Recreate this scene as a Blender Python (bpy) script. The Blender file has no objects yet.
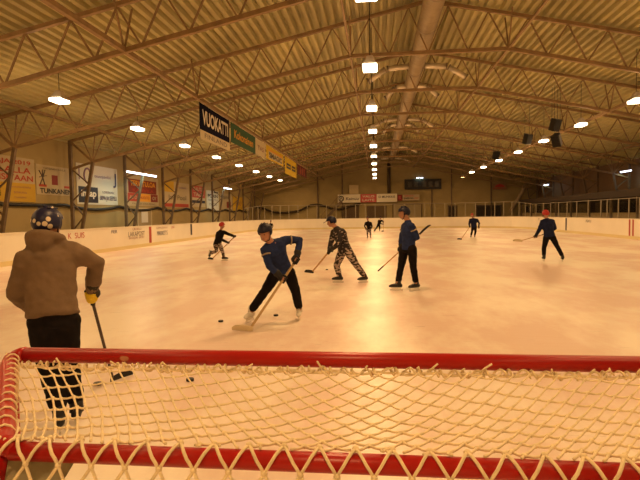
import bpy, bmesh, math, random
from mathutils import Vector, Matrix, noise
random.seed(7)
SC = bpy.context.scene
BENCH = bpy.data.scenes.new('workbench')
COL = SC.collection
PI = math.pi
V = Vector

# ------------------------------------------------------------------ materials
MATS = {}
def mat(name, col, rough=.6, metal=0.0, spec=.4, noise=0.0, nscale=6.0, bump=0.0, bscale=40.0, emit=None, estr=0.0, coat=0.0):
    if name in MATS: return MATS[name]
    m = bpy.data.materials.new(name); m.use_nodes = True
    nt = m.node_tree; b = nt.nodes['Principled BSDF']
    b.inputs['Base Color'].default_value = (*col, 1)
    b.inputs['Roughness'].default_value = rough
    b.inputs['Metallic'].default_value = metal
    b.inputs['Specular IOR Level'].default_value = spec
    if coat: b.inputs['Coat Weight'].default_value = coat; b.inputs['Coat Roughness'].default_value = .12
    if emit:
        b.inputs['Emission Color'].default_value = (*emit, 1); b.inputs['Emission Strength'].default_value = estr
    tc = nt.nodes.new('ShaderNodeTexCoord')
    if noise:
        n = nt.nodes.new('ShaderNodeTexNoise'); n.inputs['Scale'].default_value = nscale; n.inputs['Detail'].default_value = 5
        r = nt.nodes.new('ShaderNodeValToRGB')
        r.color_ramp.elements[0].position = .3; r.color_ramp.elements[1].position = .7
        r.color_ramp.elements[0].color = (*[max(0, c * (1 - noise)) for c in col], 1)
        r.color_ramp.elements[1].color = (*[min(1, c * (1 + noise)) for c in col], 1)
        nt.links.new(tc.outputs['Object'], n.inputs['Vector']); nt.links.new(n.outputs['Fac'], r.inputs['Fac'])
        nt.links.new(r.outputs['Color'], b.inputs['Base Color'])
    if bump:
        n2 = nt.nodes.new('ShaderNodeTexNoise'); n2.inputs['Scale'].default_value = bscale; n2.inputs['Detail'].default_value = 4
        bp = nt.nodes.new('ShaderNodeBump'); bp.inputs['Strength'].default_value = bump; bp.inputs['Distance'].default_value = .02
        nt.links.new(tc.outputs['Object'], n2.inputs['Vector']); nt.links.new(n2.outputs['Fac'], bp.inputs['Height'])
        nt.links.new(bp.outputs['Normal'], b.inputs['Normal'])
    MATS[name] = m
    return m

def spots_mat(name, base, spot, scale, thr, stretch=(1, 1, 1), rough=.5, soft=.03):
    """fabric or shell with a printed pattern of patches"""
    if name in MATS: return MATS[name]
    m = mat(name, base, rough)
    nt = m.node_tree; b = nt.nodes['Principled BSDF']
    tc = nt.nodes.new('ShaderNodeTexCoord'); mp = nt.nodes.new('ShaderNodeMapping'); mp.inputs['Scale'].default_value = stretch
    n = nt.nodes.new('ShaderNodeTexNoise'); n.inputs['Scale'].default_value = scale; n.inputs['Detail'].default_value = 1.5
    r = nt.nodes.new('ShaderNodeValToRGB')
    r.color_ramp.elements[0].position = thr; r.color_ramp.elements[1].position = thr + soft
    r.color_ramp.elements[0].color = (*base, 1); r.color_ramp.elements[1].color = (*spot, 1)
    nt.links.new(tc.outputs['Object'], mp.inputs['Vector']); nt.links.new(mp.outputs['Vector'], n.inputs['Vector'])
    nt.links.new(n.outputs['Fac'], r.inputs['Fac']); nt.links.new(r.outputs['Color'], b.inputs['Base Color'])
    return m

RED = spots_mat('goal_red', (.40, .010, .008), (.55, .26, .16), 26, .76, (.5, 1, 1), .35)
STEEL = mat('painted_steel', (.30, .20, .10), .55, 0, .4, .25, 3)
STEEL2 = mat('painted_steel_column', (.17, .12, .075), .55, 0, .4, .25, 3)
GALV = mat('galvanised', (.34, .27, .165), .55, .15, .5, .15, 4)
WHITE = mat('white_paint', (.82, .80, .74), .45)
BLACK = mat('black_plastic', (.012, .012, .014), .45)
DARK = mat('dark_cloth', (.009, .007, .008), .85, 0, .1, .3, 14)
CORD = mat('net_cord', (.86, .76, .52), .8, 0, .2, .12, 60)
SKIN = mat('skin', (.42, .21, .13), .55, 0, .4)
NAVY = mat('navy_cloth', (.011, .016, .055), .8, 0, .12, .3, 12)
BLUE = mat('blue_jersey', (.016, .028, .098), .8, 0, .15, .25, 12)
REDPL = mat('red_shell', (.42, .02, .018), .45, 0, .5)
NAVYPL = mat('navy_shell', (.006, .008, .028), .5, 0, .3)
WOOD = mat('stick_wood', (.50, .31, .13), .5, 0, .4, .2, 20)
TAPE = mat('black_tape', (.02, .02, .02), .8)
BLADE = mat('skate_steel', (.7, .7, .7), .25, .9, .5)
YEL = mat('yellow_cloth', (.80, .60, .03), .7)
LACE = mat('boot_white', (.65, .62, .55), .6)

# ------------------------------------------------------------------ object helpers
def tag(o, label=None, cat=None, group=None, kind=None):
    if label: o['label'] = label
    if cat: o['category'] = cat
    if group: o['group'] = group
    if kind: o['kind'] = kind
    return o

def empty(name, loc=(0, 0, 0), rotz=0.0):
    o = bpy.data.objects.new(name, None); COL.objects.link(o)
    o.location = loc; o.rotation_euler = (0, 0, rotz); o.empty_display_size = .2
    return o

def thing(name, label, cat, loc=(0, 0, 0), rotz=0.0, group=None):
    return tag(empty(name, loc, rotz), label, cat, group)

def link(name, me, m, parent=None):
    o = bpy.data.objects.new(name, me); COL.objects.link(o)
    if m and not me.materials: me.materials.append(m)
    if parent: o.parent = parent
    return o

def obj(name, bm, m, parent=None, smooth=False):
    me = bpy.data.meshes.new(name)
    bmesh.ops.recalc_face_normals(bm, faces=bm.faces)
    bm.to_mesh(me); bm.free()
    if smooth:
        for p in me.polygons: p.use_smooth = True
    return link(name, me, m, parent)

def BM(): return bmesh.new()

def box(bm, c, s, rot=None):
    r = bmesh.ops.create_cube(bm, size=1.0)
    M = Matrix.Translation(V(c)) @ (rot.to_4x4() if rot else Matrix.Identity(4)) @ Matrix.Diagonal((s[0], s[1], s[2], 1))
    bmesh.ops.transform(bm, matrix=M, verts=r['verts'])
    return r['verts']

def bevbox(bm, c, s, b=.01, rot=None):
    t = BM(); box(t, (0, 0, 0), s)
    bmesh.ops.bevel(t, geom=t.edges[:], offset=b, segments=2, affect='EDGES', profile=.5)
    M = Matrix.Translation(V(c)) @ (rot.to_4x4() if rot else Matrix.Identity(4))
    bmesh.ops.transform(t, matrix=M, verts=t.verts[:])
    me = bpy.data.meshes.new('t'); t.to_mesh(me); t.free(); bm.from_mesh(me); bpy.data.meshes.remove(me)

def frame(d, up=None):
    d = d.normalized()
    u = up or (V((0, 0, 1)) if abs(d.z) < .9 else V((0, 1, 0)))
    x = u.cross(d)
    if x.length < 1e-5: x = V((1, 0, 0)).cross(d)
    x.normalize(); y = d.cross(x); y.normalize()
    return x, y

def bar(bm, a, b, w, h=None):
    """square section bar between two points"""
    a, b = V(a), V(b); h = h or w
    d = b - a; x, y = frame(d)
    vs = []
    for p in (a, b):
        for sx, sy in ((-1, -1), (1, -1), (1, 1), (-1, 1)):
            vs.append(bm.verts.new(p + x * sx * w / 2 + y * sy * h / 2))
    for q in ((0, 1, 2, 3), (7, 6, 5, 4), (0, 4, 5, 1), (1, 5, 6, 2), (2, 6, 7, 3), (3, 7, 4, 0)):
        bm.faces.new([vs[i] for i in q])

def tube(bm, pts, rad, seg=10, closed=False, caps=True, round_ends=False):
    pts = [V(p) for p in pts]
    n = len(pts)
    rads = rad if isinstance(rad, (list, tuple)) else [rad] * n
    if round_ends:
        d0 = (pts[0] - pts[1]).normalized(); d1 = (pts[-1] - pts[-2]).normalized(); r0, r1 = rads[0], rads[-1]
        pre = [(pts[0] + d0 * r0 * math.sin(t), r0 * math.cos(t)) for t in (1.45, 1.1, .6)]
        post = [(pts[-1] + d1 * r1 * math.sin(t), r1 * math.cos(t)) for t in (.6, 1.1, 1.45)]
        pts = [p for p, _ in pre] + pts + [p for p, _ in post]
        rads = [r for _, r in pre] + list(rads) + [r for _, r in post]
        n = len(pts)
    rings = []; px = None
    for i, p in enumerate(pts):
        if closed: d = pts[(i + 1) % n] - pts[i - 1]
        else: d = pts[min(i + 1, n - 1)] - pts[max(i - 1, 0)]
        d.normalize()
        if px is None: px, _ = frame(d)
        px = px - d * px.dot(d)
        if px.length < 1e-5: px, _ = frame(d)
        px.normalize(); py = d.cross(px)
        rings.append([bm.verts.new(p + (px * math.cos(2 * PI * k / seg) + py * math.sin(2 * PI * k / seg)) * rads[i]) for k in range(seg)])
    m = n if closed else n - 1
    for i in range(m):
        A, B = rings[i], rings[(i + 1) % n]
        for k in range(seg):
            bm.faces.new((A[k], A[(k + 1) % seg], B[(k + 1) % seg], B[k]))
    if caps and not closed:
        bm.faces.new(rings[0][::-1]); bm.faces.new(rings[-1])

def loft(bm, rings, seg=20):
    """rings: (centre, axis x with length, axis y with length)"""
    R = []
    for c, ax, ay in rings:
        R.append([bm.verts.new(V(c) + V(ax) * math.cos(2 * PI * k / seg) + V(ay) * math.sin(2 * PI * k / seg)) for k in range(seg)])
    for A, B in zip(R[:-1], R[1:]):
        for k in range(seg): bm.faces.new((A[k], A[(k + 1) % seg], B[(k + 1) % seg], B[k]))
    bm.faces.new(R[0][::-1]); bm.faces.new(R[-1])

def ball(bm, c, axes, seg=16):
    ax, ay, az = [V(q) for q in axes]; c = V(c); n = max(5, seg * 2 // 3)
    top = bm.verts.new(c + az); bot = bm.verts.new(c - az); rows = []
    for i in range(1, n):
        t = PI * i / n
        rows.append([bm.verts.new(c + az * math.cos(t) + (ax * math.cos(2 * PI * k / seg) + ay * math.sin(2 * PI * k / seg)) * math.sin(t)) for k in range(seg)])
    for k in range(seg):
        k2 = (k + 1) % seg
        bm.faces.new((top, rows[0][k], rows[0][k2])); bm.faces.new((bot, rows[-1][k2], rows[-1][k]))
        for A, B in zip(rows[:-1], rows[1:]): bm.faces.new((A[k], B[k], B[k2], A[k2]))

def bench_graph():
    with bpy.context.temp_override(scene=BENCH, view_layer=BENCH.view_layers[0]):
        dg = bpy.context.evaluated_depsgraph_get()
    dg.update()
    return dg

def fuse(name, bm, m, parent, voxel, smooth=4, folds=0.0):
    """melt overlapping closed shapes into one continuous surface"""
    bmesh.ops.recalc_face_normals(bm, faces=bm.faces)
    me = bpy.data.meshes.new(name + '_raw'); bm.to_mesh(me); bm.free()
    o = bpy.data.objects.new('tmp', me); BENCH.collection.objects.link(o)
    r = o.modifiers.new('r', 'REMESH'); r.mode = 'VOXEL'; r.voxel_size = voxel; r.use_smooth_shade = True
    s = o.modifiers.new('s', 'SMOOTH'); s.iterations = smooth; s.factor = .5
    dg = bench_graph()
    nm = bpy.data.meshes.new_from_object(o.evaluated_get(dg))
    bpy.data.objects.remove(o); bpy.data.meshes.remove(me)
    nm.name = name; nm.materials.clear()
    if folds:                                                       # soft creases in the cloth
        nrm = [v.normal.copy() for v in nm.vertices]
        for v, n in zip(nm.vertices, nrm):
            q = v.co
            f = noise.noise(V((q.x * 9 + q.z * 5, q.y * 9, q.z * 13))) + .6 * noise.noise(V((q.x * 20, q.y * 20 + q.z * 9, q.z * 24)))
            v.co = q + n * f * folds
    for p in nm.polygons: p.use_smooth = True
    return link(name, nm, m, parent)

def text(name, s, centre, rx, uz, width, height, m, parent, depth=.006, bold=0.0):
    """lettering as a thin mesh, fitted to width x height around centre"""
    c = bpy.data.curves.new('t', 'FONT'); c.body = s; c.align_x = 'CENTER'; c.align_y = 'CENTER'; c.size = 1; c.offset = bold
    o = bpy.data.objects.new('t', c); BENCH.collection.objects.link(o)
    dg = bench_graph()
    me = bpy.data.meshes.new_from_object(o.evaluated_get(dg))
    bpy.data.objects.remove(o); bpy.data.curves.remove(c)
    xs = [v.co.x for v in me.vertices]; ys = [v.co.y for v in me.vertices]
    w = max(xs) - min(xs); h = max(ys) - min(ys); cx = (max(xs) + min(xs)) / 2; cy = (max(ys) + min(ys)) / 2
    rx = V(rx).normalized(); uz = V(uz).normalized(); nn = rx.cross(uz)
    for v in me.vertices:
        v.co = V(centre) + rx * ((v.co.x - cx) / w * width) + uz * ((v.co.y - cy) / h * height) + nn * depth
    me.materials.clear(); me.name = name
    return link(name, me, m, parent)

def panel(bm, centre, rx, uz, w, h, t=.01, off=0.0):
    rx = V(rx).normalized(); uz = V(uz).normalized(); n = rx.cross(uz)
    rot = Matrix((rx, n, uz)).transposed()
    box(bm, V(centre) + n * off, (w, t, h), rot)

def copy_tree(o, parent=None):
    c = o.copy(); COL.objects.link(c); c.parent = parent
    for ch in list(o.children): copy_tree(ch, c)
    return c
PEOPLE = {
 'P1': {"head": [-2.521, 3.772, 1.569], "neck": [-2.483, 3.701, 1.441], "chest": [-2.461, 3.669, 1.276], "pelvis": [-2.394, 3.592, 0.903], "shA": [-2.581, 3.592, 1.328], "elA": [-2.652, 3.547, 1.066], "haA": [-2.694, 3.852, 0.874], "shB": [-2.326, 3.755, 1.359], "elB": [-2.215, 3.896, 1.261], "haB": [-2.324, 3.993, 0.973], "hipA": [-2.456, 3.553, 0.858], "knA": [-2.49, 3.65, 0.493], "anA": [-2.378, 3.603, 0.17], "hipB": [-2.323, 3.638, 0.841], "knB": [-2.38, 3.744, 0.475], "anB": [-2.333, 3.75, 0.17], "st0": [-2.329, 3.99, 1.015], "st1": [-2.611, 4.829, 0.02], "toe_a": [-2.489, 3.793, 0.17], "toe_b": [-2.432, 3.948, 0.17]},
 'P2': {"head": [-1.609, 7.411, 1.365], "neck": [-1.561, 7.523, 1.233], "chest": [-1.501, 7.587, 1.102], "pelvis": [-1.434, 7.805, 0.796], "shA": [-1.636, 7.477, 1.126], "elA": [-1.553, 7.413, 0.882], "haA": [-1.382, 7.509, 0.657], "shB": [-1.353, 7.699, 1.244], "elB": [-1.153, 7.781, 1.238], "haB": [-1.192, 7.61, 0.942], "hipA": [-1.517, 7.788, 0.752], "knA": [-1.687, 7.651, 0.465], "anA": [-1.916, 7.705, 0.17], "hipB": [-1.345, 7.823, 0.747], "knB": [-1.225, 7.766, 0.448], "anB": [-1.205, 7.903, 0.17], "st0": [-1.151, 7.639, 1.007], "st1": [-1.762, 7.045, 0.05], "toe_a": [-1.957, 7.554, 0.17], "toe_b": [-1.181, 7.684, 0.17]},
 'P3': {"head": [-1.052, 12.143, 1.439], "neck": [-0.955, 12.148, 1.321], "chest": [-0.852, 12.153, 1.132], "pelvis": [-0.739, 12.159, 0.779], "shA": [-1.005, 12.316, 1.222], "elA": [-1.076, 12.262, 0.94], "haA": [-1.149, 12.118, 0.69], "shB": [-0.771, 11.997, 1.219], "elB": [-0.895, 11.911, 0.912], "haB": [-1.074, 12.082, 0.78], "hipA": [-0.815, 12.225, 0.728], "knA": [-0.948, 12.208, 0.398], "anA": [-0.879, 12.182, 0.17], "hipB": [-0.654, 12.093, 0.736], "knB": [-0.461, 12.113, 0.406], "anB": [-0.291, 12.181, 0.17], "st0": [-1.033, 12.024, 0.837], "st1": [-1.603, 12.867, 0.196], "toe_a": [-1.023, 12.195, 0.17], "toe_b": [-0.395, 12.126, 0.17]},
 'P4': {"head": [0.564, 10.907, 1.619], "neck": [0.649, 10.903, 1.469], "chest": [0.648, 10.903, 1.231], "pelvis": [0.656, 10.902, 0.909], "shA": [0.585, 11.067, 1.352], "elA": [0.523, 11.11, 1.076], "haA": [0.499, 11.071, 0.835], "shB": [0.709, 10.729, 1.368], "elB": [0.831, 10.773, 1.11], "haB": [0.801, 11.055, 1.098], "hipA": [0.578, 10.987, 0.872], "knA": [0.499, 10.991, 0.488], "anA": [0.436, 10.935, 0.17], "hipB": [0.722, 10.819, 0.883], "knB": [0.747, 10.837, 0.498], "anB": [0.807, 10.924, 0.17], "st0": [1.102, 11.058, 1.377], "st1": [0.023, 11.117, 0.397], "toe_a": [0.311, 10.951, 0.17], "toe_b": [0.689, 10.851, 0.17]},
 'P5': {"head": [-5.494, 18.12, 1.275], "neck": [-5.532, 18.108, 1.115], "chest": [-5.586, 18.092, 0.919], "pelvis": [-5.66, 18.07, 0.635], "shA": [-5.696, 18.215, 1.006], "elA": [-5.552, 18.207, 0.77], "haA": [-5.374, 18.156, 0.591], "shB": [-5.406, 17.99, 1.046], "elB": [-5.209, 17.996, 0.962], "haB": [-5.06, 18.198, 0.874], "hipA": [-5.749, 18.116, 0.597], "knA": [-5.685, 18.01, 0.37], "anA": [-5.916, 18.149, 0.29], "hipB": [-5.573, 18.023, 0.601], "knB": [-5.469, 18.023, 0.35], "anB": [-5.462, 18.129, 0.17], "st0": [-5.025, 18.208, 0.905], "st1": [-6.04, 18.633, 0.05], "toe_a": [-5.952, 18.138, 0.164], "toe_b": [-5.319, 18.172, 0.17]},
 'P6': {"head": [-0.575, 33.849, 1.333], "neck": [-0.545, 33.9, 1.15], "chest": [-0.534, 33.9, 0.956], "pelvis": [-0.498, 33.901, 0.696], "shA": [-0.695, 33.898, 1.042], "elA": [-0.767, 33.847, 0.83], "haA": [-0.675, 33.648, 0.64], "shB": [-0.366, 33.902, 1.038], "elB": [-0.29, 33.854, 0.792], "haB": [-0.399, 33.652, 0.605], "hipA": [-0.576, 33.899, 0.658], "knA": [-0.579, 33.869, 0.347], "anA": [-0.582, 33.899, 0.17], "hipB": [-0.421, 33.902, 0.656], "knB": [-0.398, 33.872, 0.345], "anB": [-0.388, 33.902, 0.17], "toe_a": [-0.617, 33.699, 0.17], "toe_b": [-0.347, 33.703, 0.17]},
 'P7': {"head": [0.375, 47.333, 1.257], "neck": [0.338, 47.383, 1.076], "chest": [0.274, 47.433, 0.904], "pelvis": [0.181, 47.483, 0.587], "shA": [0.176, 47.433, 1.005], "elA": [0.155, 47.333, 0.745], "haA": [0.45, 47.233, 0.662], "shB": [0.499, 47.433, 1.001], "elB": [0.622, 47.332, 0.802], "haB": [0.603, 47.182, 0.931], "hipA": [0.117, 47.483, 0.534], "knA": [-0.011, 47.433, 0.3], "anA": [-0.139, 47.434, 0.17], "hipB": [0.262, 47.483, 0.532], "knB": [0.286, 47.433, 0.279], "anB": [0.275, 47.433, 0.17], "st0": [0.607, 47.182, 1.309], "st1": [0.622, 47.118, 0.05], "toe_a": [-0.247, 47.334, 0.17], "toe_b": [0.336, 47.233, 0.17]},
 'P8': {"head": [5.978, 33.518, 1.429], "neck": [6.034, 33.558, 1.259], "chest": [6.064, 33.553, 1.038], "pelvis": [6.093, 33.548, 0.736], "shA": [5.868, 33.588, 1.166], "elA": [5.799, 33.55, 0.885], "haA": [5.771, 33.453, 0.636], "shB": [6.271, 33.516, 1.162], "elB": [6.401, 33.492, 0.922], "haB": [6.356, 33.449, 0.654], "hipA": [6.028, 33.559, 0.693], "knA": [5.96, 33.521, 0.386], "anA": [5.915, 33.58, 0.17], "hipB": [6.171, 33.534, 0.692], "knB": [6.173, 33.482, 0.367], "anB": [6.135, 33.54, 0.17], "st0": [5.83, 33.443, 0.723], "st1": [4.996, 31.547, 0.05], "toe_a": [5.833, 33.391, 0.17], "toe_b": [6.105, 33.342, 0.17]},
 'P9': {"head": [5.443, 17.545, 1.529], "neck": [5.46, 17.487, 1.381], "chest": [5.48, 17.449, 1.159], "pelvis": [5.53, 17.412, 0.837], "shA": [5.339, 17.495, 1.289], "elA": [5.252, 17.502, 1.047], "haA": [5.179, 17.683, 0.787], "shB": [5.608, 17.408, 1.296], "elB": [5.731, 17.515, 1.064], "haB": [5.52, 17.731, 0.867], "hipA": [5.44, 17.441, 0.772], "knA": [5.392, 17.509, 0.429], "anA": [5.377, 17.462, 0.17], "hipB": [5.62, 17.383, 0.773], "knB": [5.765, 17.368, 0.468], "anB": [5.898, 17.294, 0.17], "st0": [5.552, 17.731, 0.889], "st1": [4.756, 17.767, 0.665], "toe_a": [5.39, 17.646, 0.17], "toe_b": [5.933, 17.493, 0.17]},
 'P10': {"head": [-9.924, 48.374, 1.049], "neck": [-9.946, 48.37, 0.88], "chest": [-9.949, 48.369, 0.729], "pelvis": [-9.972, 48.365, 0.455], "shA": [-10.095, 48.339, 0.769], "elA": [-10.144, 48.278, 0.601], "haA": [-10.034, 48.148, 0.414], "shB": [-9.8, 48.4, 0.783], "elB": [-9.72, 48.365, 0.594], "haB": [-9.786, 48.199, 0.41], "hipA": [-10.028, 48.353, 0.409], "knA": [-10.026, 48.323, 0.22], "anA": [-10.053, 48.348, 0.17], "hipB": [-9.899, 48.38, 0.406], "knB": [-9.878, 48.353, 0.218], "anB": [-9.869, 48.386, 0.17], "toe_a": [-10.041, 48.146, 0.17], "toe_b": [-9.793, 48.197, 0.17]},
}
# ------------------------------------------------------------------ dimensions of the hall
WL, WR, YB_, YE = -16.7, 20.7, -4.0, 70.6
RX = 2.0
def ztop(x): return 9.62 - .213 * abs(x - RX)
BL, BR, BN, BF, BRAD, BH = -12.6, 14.13, -2.6, 56.84, 7.5, 1.12

def struct(name, bm, m, smooth=False):
    o = obj(name, bm, m, None, smooth); o['kind'] = 'structure'; return o

# ice
def ice_mat():
    m = mat('ice', (.86, .81, .75), .3, 0, .4)
    nt = m.node_tree; b = nt.nodes['Principled BSDF']; L = nt.links.new
    tc = nt.nodes.new('ShaderNodeTexCoord')
    n = nt.nodes.new('ShaderNodeTexNoise'); n.inputs['Scale'].default_value = .35; n.inputs['Detail'].default_value = 7; n.inputs['Roughness'].default_value = .65
    mp = nt.nodes.new('ShaderNodeMapping'); mp.inputs['Scale'].default_value = (1.6, .7, 1)
    r = nt.nodes.new('ShaderNodeValToRGB')
    r.color_ramp.elements[0].position = .43; r.color_ramp.elements[0].color = (.78, .62, .55, 1)
    r.color_ramp.elements[1].position = .58; r.color_ramp.elements[1].color = (.93, .87, .77, 1)
    L(tc.outputs['Object'], mp.inputs['Vector']); L(mp.outputs['Vector'], n.inputs['Vector']); L(n.outputs['Fac'], r.inputs['Fac'])
    # thin skate scratches
    s = nt.nodes.new('ShaderNodeTexNoise'); s.inputs['Scale'].default_value = 3; s.inputs['Detail'].default_value = 6
    mp2 = nt.nodes.new('ShaderNodeMapping'); mp2.inputs['Scale'].default_value = (.6, 9, 1); mp2.inputs['Rotation'].default_value = (0, 0, .5)
    L(tc.outputs['Object'], mp2.inputs['Vector']); L(mp2.outputs['Vector'], s.inputs['Vector'])
    rr = nt.nodes.new('ShaderNodeMapRange'); rr.inputs['From Min'].default_value = .3; rr.inputs['From Max'].default_value = .7
    rr.inputs['To Min'].default_value = .27; rr.inputs['To Max'].default_value = .50
    L(s.outputs['Fac'], rr.inputs['Value']); L(rr.outputs['Result'], b.inputs['Roughness'])
    bp = nt.nodes.new('ShaderNodeBump'); bp.inputs['Strength'].default_value = .12; bp.inputs['Distance'].default_value = .01
    L(s.outputs['Fac'], bp.inputs['Height']); L(bp.outputs['Normal'], b.inputs['Normal'])
    L(r.outputs['Color'], b.inputs['Base Color'])
    return m

def loop(off, r, n=12):
    """rounded-rectangle outline of the rink grown outward by off (list of xy), counter-clockwise from the near left"""
    x0, x1, y0, y1 = BL - off, BR + off, BN - off, BF + off; r = r + off
    P = []
    for cx, cy, a0 in ((x0 + r, y0 + r, PI), (x1 - r, y0 + r, 1.5 * PI), (x1 - r, y1 - r, 0), (x0 + r, y1 - r, .5 * PI)):
        for i in range(n + 1):
            a = a0 + i / n * PI / 2
            P.append((cx + r * math.cos(a), cy + r * math.sin(a)))
    return P

bm = BM()
box(bm, ((WL + WR) / 2, (YB_ + YE) / 2, -.16), (WR - WL + .6, YE - YB_ + .6, .3))
struct('floor', bm, mat('concrete', (.22, .17, .12), .85, 0, .2, .2, 1.2))
bm = BM()
vs = [bm.verts.new((x, y, 0)) for x, y in loop(.03, BRAD)]; f = bm.faces.new(vs)
e = bmesh.ops.extrude_face_region(bm, geom=[f]); bmesh.ops.translate(bm, vec=(0, 0, -.01), verts=[v for v in e['geom'] if isinstance(v, bmesh.types.BMVert)])
ice = struct('floor_ice', bm, ice_mat())

# walls
def clad(name, col):
    m = mat(name, col, .7, 0, .25, .12, .5)
    nt = m.node_tree; b = nt.nodes['Principled BSDF']; L = nt.links.new
    tc = nt.nodes.new('ShaderNodeTexCoord'); w = nt.nodes.new('ShaderNodeTexWave'); w.bands_direction = 'Z'
    w.inputs['Scale'].default_value = .27; w.wave_profile = 'SAW'
    bp = nt.nodes.new('ShaderNodeBump'); bp.inputs['Strength'].default_value = .5; bp.inputs['Distance'].default_value = .03
    L(tc.outputs['Object'], w.inputs['Vector']); L(w.outputs['Fac'], bp.inputs['Height']); L(bp.outputs['Normal'], b.inputs['Normal'])
    return m
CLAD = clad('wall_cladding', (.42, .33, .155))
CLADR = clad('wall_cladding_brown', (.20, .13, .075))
bm = BM(); box(bm, (WL - .1, (YB_ + YE) / 2, 2.9), (.2, YE - YB_ + .4, 5.8)); struct('wall_left', bm, CLAD)
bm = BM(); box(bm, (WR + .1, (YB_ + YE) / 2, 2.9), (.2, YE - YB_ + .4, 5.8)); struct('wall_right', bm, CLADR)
def gable(name, y, m):
    bm = BM()
    out = [(WL, 0), (WR, 0), (WR, ztop(WR) + .2), (RX, ztop(RX) + .25), (WL, ztop(WL) + .2)]
    A = [bm.verts.new((x, y, z)) for x, z in out]; B = [bm.verts.new((x, y + .2, z)) for x, z in out]
    bm.faces.new(A); bm.faces.new(B[::-1])
    for i in range(5): bm.faces.new((A[i], B[i], B[(i + 1) % 5], A[(i + 1) % 5]))
    struct(name, bm, m)
gable('wall_far', YE, CLAD); gable('wall_near', YB_ - .2, CLAD)

# corrugated steel roof deck, ribs running along the hall
bm = BM()
pts = []
def rib(x0, x1):
    n = int(round(abs(x1 - x0) / .30)); st = (x1 - x0) / n
    for i in range(n):
        for t, dz in ((0, 0), (.40, 0), (.50, .17), (.90, .17)):
            x = x0 + st * (i + t); pts.append((x, ztop(x) + .075 + dz))
rib(WL - .3, RX); rib(RX, WR + .3); pts.append((WR + .3, ztop(WR + .3) + .075))
A = [bm.verts.new((x, YB_ - .2, z)) for x, z in pts]; B = [bm.verts.new((x, YE + .2, z)) for x, z in pts]
for i in range(len(pts) - 1): bm.faces.new((A[i], B[i], B[i + 1], A[i + 1]))
bmesh.ops.solidify(bm, geom=bm.faces[:], thickness=-.012)
struct('ceiling', bm, mat('roof_deck', (.86, .78, .43), .55, .05, .45, .18, .35))

# ------------------------------------------------------------------ portal trusses
TY = [8.26 + 6 * i for i in range(11)]
def zlow(x):
    d = abs(x - RX); return 7.66 if d <= 2.93 else 7.66 - .2205 * (d - 2.93)
JX = 16.9                                                           # joint distance from the ridge line
def make_truss():
    t = empty('roof_truss')
    bm = BM()
    for s in (-1, 1): bar(bm, (RX, 0, ztop(RX) - .06), (RX + s * 18.2, 0, ztop(RX + 18.2) - .06), .13, .12)
    obj('top_chord', bm, STEEL, t)
    bm = BM()
    bar(bm, (RX - 2.93, 0, 7.66), (RX + 2.93, 0, 7.66), .13, .13)
    for s in (-1, 1):
        bar(bm, (RX + s * 2.93, 0, 7.66), (RX + s * JX, 0, zlow(RX + JX)), .13, .13)
        bar(bm, (RX + s * JX, 0, zlow(RX + JX)), (RX + s * 18.15, 0, zlow(RX + JX) - .38), .11, .11)
    obj('bottom_chord', bm, STEEL, t)
    low = [RX - 2.93 + 1.465 * i for i in range(5)]
    for s in (-1, 1):
        low += [RX + s * (2.93 + 1.397 * i) for i in range(1, 11)]
    low.sort()
    def web(a, b, w=.046):
        bm = BM(); bar(bm, a, b, w); obj('diagonal', bm, STEEL, t)
    for a, b in zip(low[:-1], low[1:]):
        m = (a + b) / 2
        web((a, 0, zlow(a)), (m, 0, ztop(m) - .1)); web((m, 0, ztop(m) - .1), (b, 0, zlow(b)))
    for s in (-1, 1):
        j = (RX + s * JX, 0, zlow(RX + JX))
        web(j, (RX + s * 18.12, 0, ztop(RX + 18.12) - .1), .1)
        web(j, (RX + s * 17.45, 0, ztop(RX + 17.45) - .1)); web(j, (RX + s * 16.75, 0, ztop(RX + 16.75) - .1))
        # lattice column: straight outer post, leaning inner post, zigzag between
        c = empty('column', (0, 0, 0)); c.parent = t
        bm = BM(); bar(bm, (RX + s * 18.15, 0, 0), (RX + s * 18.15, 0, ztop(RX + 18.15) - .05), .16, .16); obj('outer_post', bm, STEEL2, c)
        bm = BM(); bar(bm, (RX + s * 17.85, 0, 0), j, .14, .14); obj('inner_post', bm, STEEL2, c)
        zs = [.25, .95, 1.7, 2.5, 3.4, 4.25]
        for i in range(5):
            za, zb = zs[i], zs[i + 1]
            xi = lambda z: RX + s * (17.85 - .95 * z / j[2])
            bm = BM()
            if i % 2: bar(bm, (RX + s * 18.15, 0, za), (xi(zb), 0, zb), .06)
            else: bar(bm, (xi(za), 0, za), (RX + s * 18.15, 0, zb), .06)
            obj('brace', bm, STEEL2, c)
    # paired sway stays beside the lengthwise struts
    for x in (-7.04, 11.04, RX - 2.93, RX + 2.93):
        bm = BM(); bar(bm, (x, 0, zlow(x)), (x, -.55, ztop(x) - .02), .045); bar(bm, (x, 0, zlow(x)), (x, .55, ztop(x) - .02), .045)
        obj('sway_stay', bm, STEEL, t)
    return t
T0 = make_truss()
ORD = ['first', 'second', 'third', 'fourth', 'fifth', 'sixth', 'seventh', 'eighth', 'ninth', 'tenth', 'eleventh']
for i, y in enumerate(TY):
    t = T0 if i == 0 else copy_tree(T0)
    t.location = (0, y, 0)
    if i == 0: lab = 'brown steel portal truss nearest the goal, overhead behind the frame edge'
    elif i == 10: lab = 'brown steel portal truss standing last, right in front of the far end wall'
    else: lab = 'brown steel portal truss, %s in the row counted from the goal end' % ORD[i]
    tag(t, lab, 'roof truss', 'portal trusses carrying the hall roof')

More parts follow.
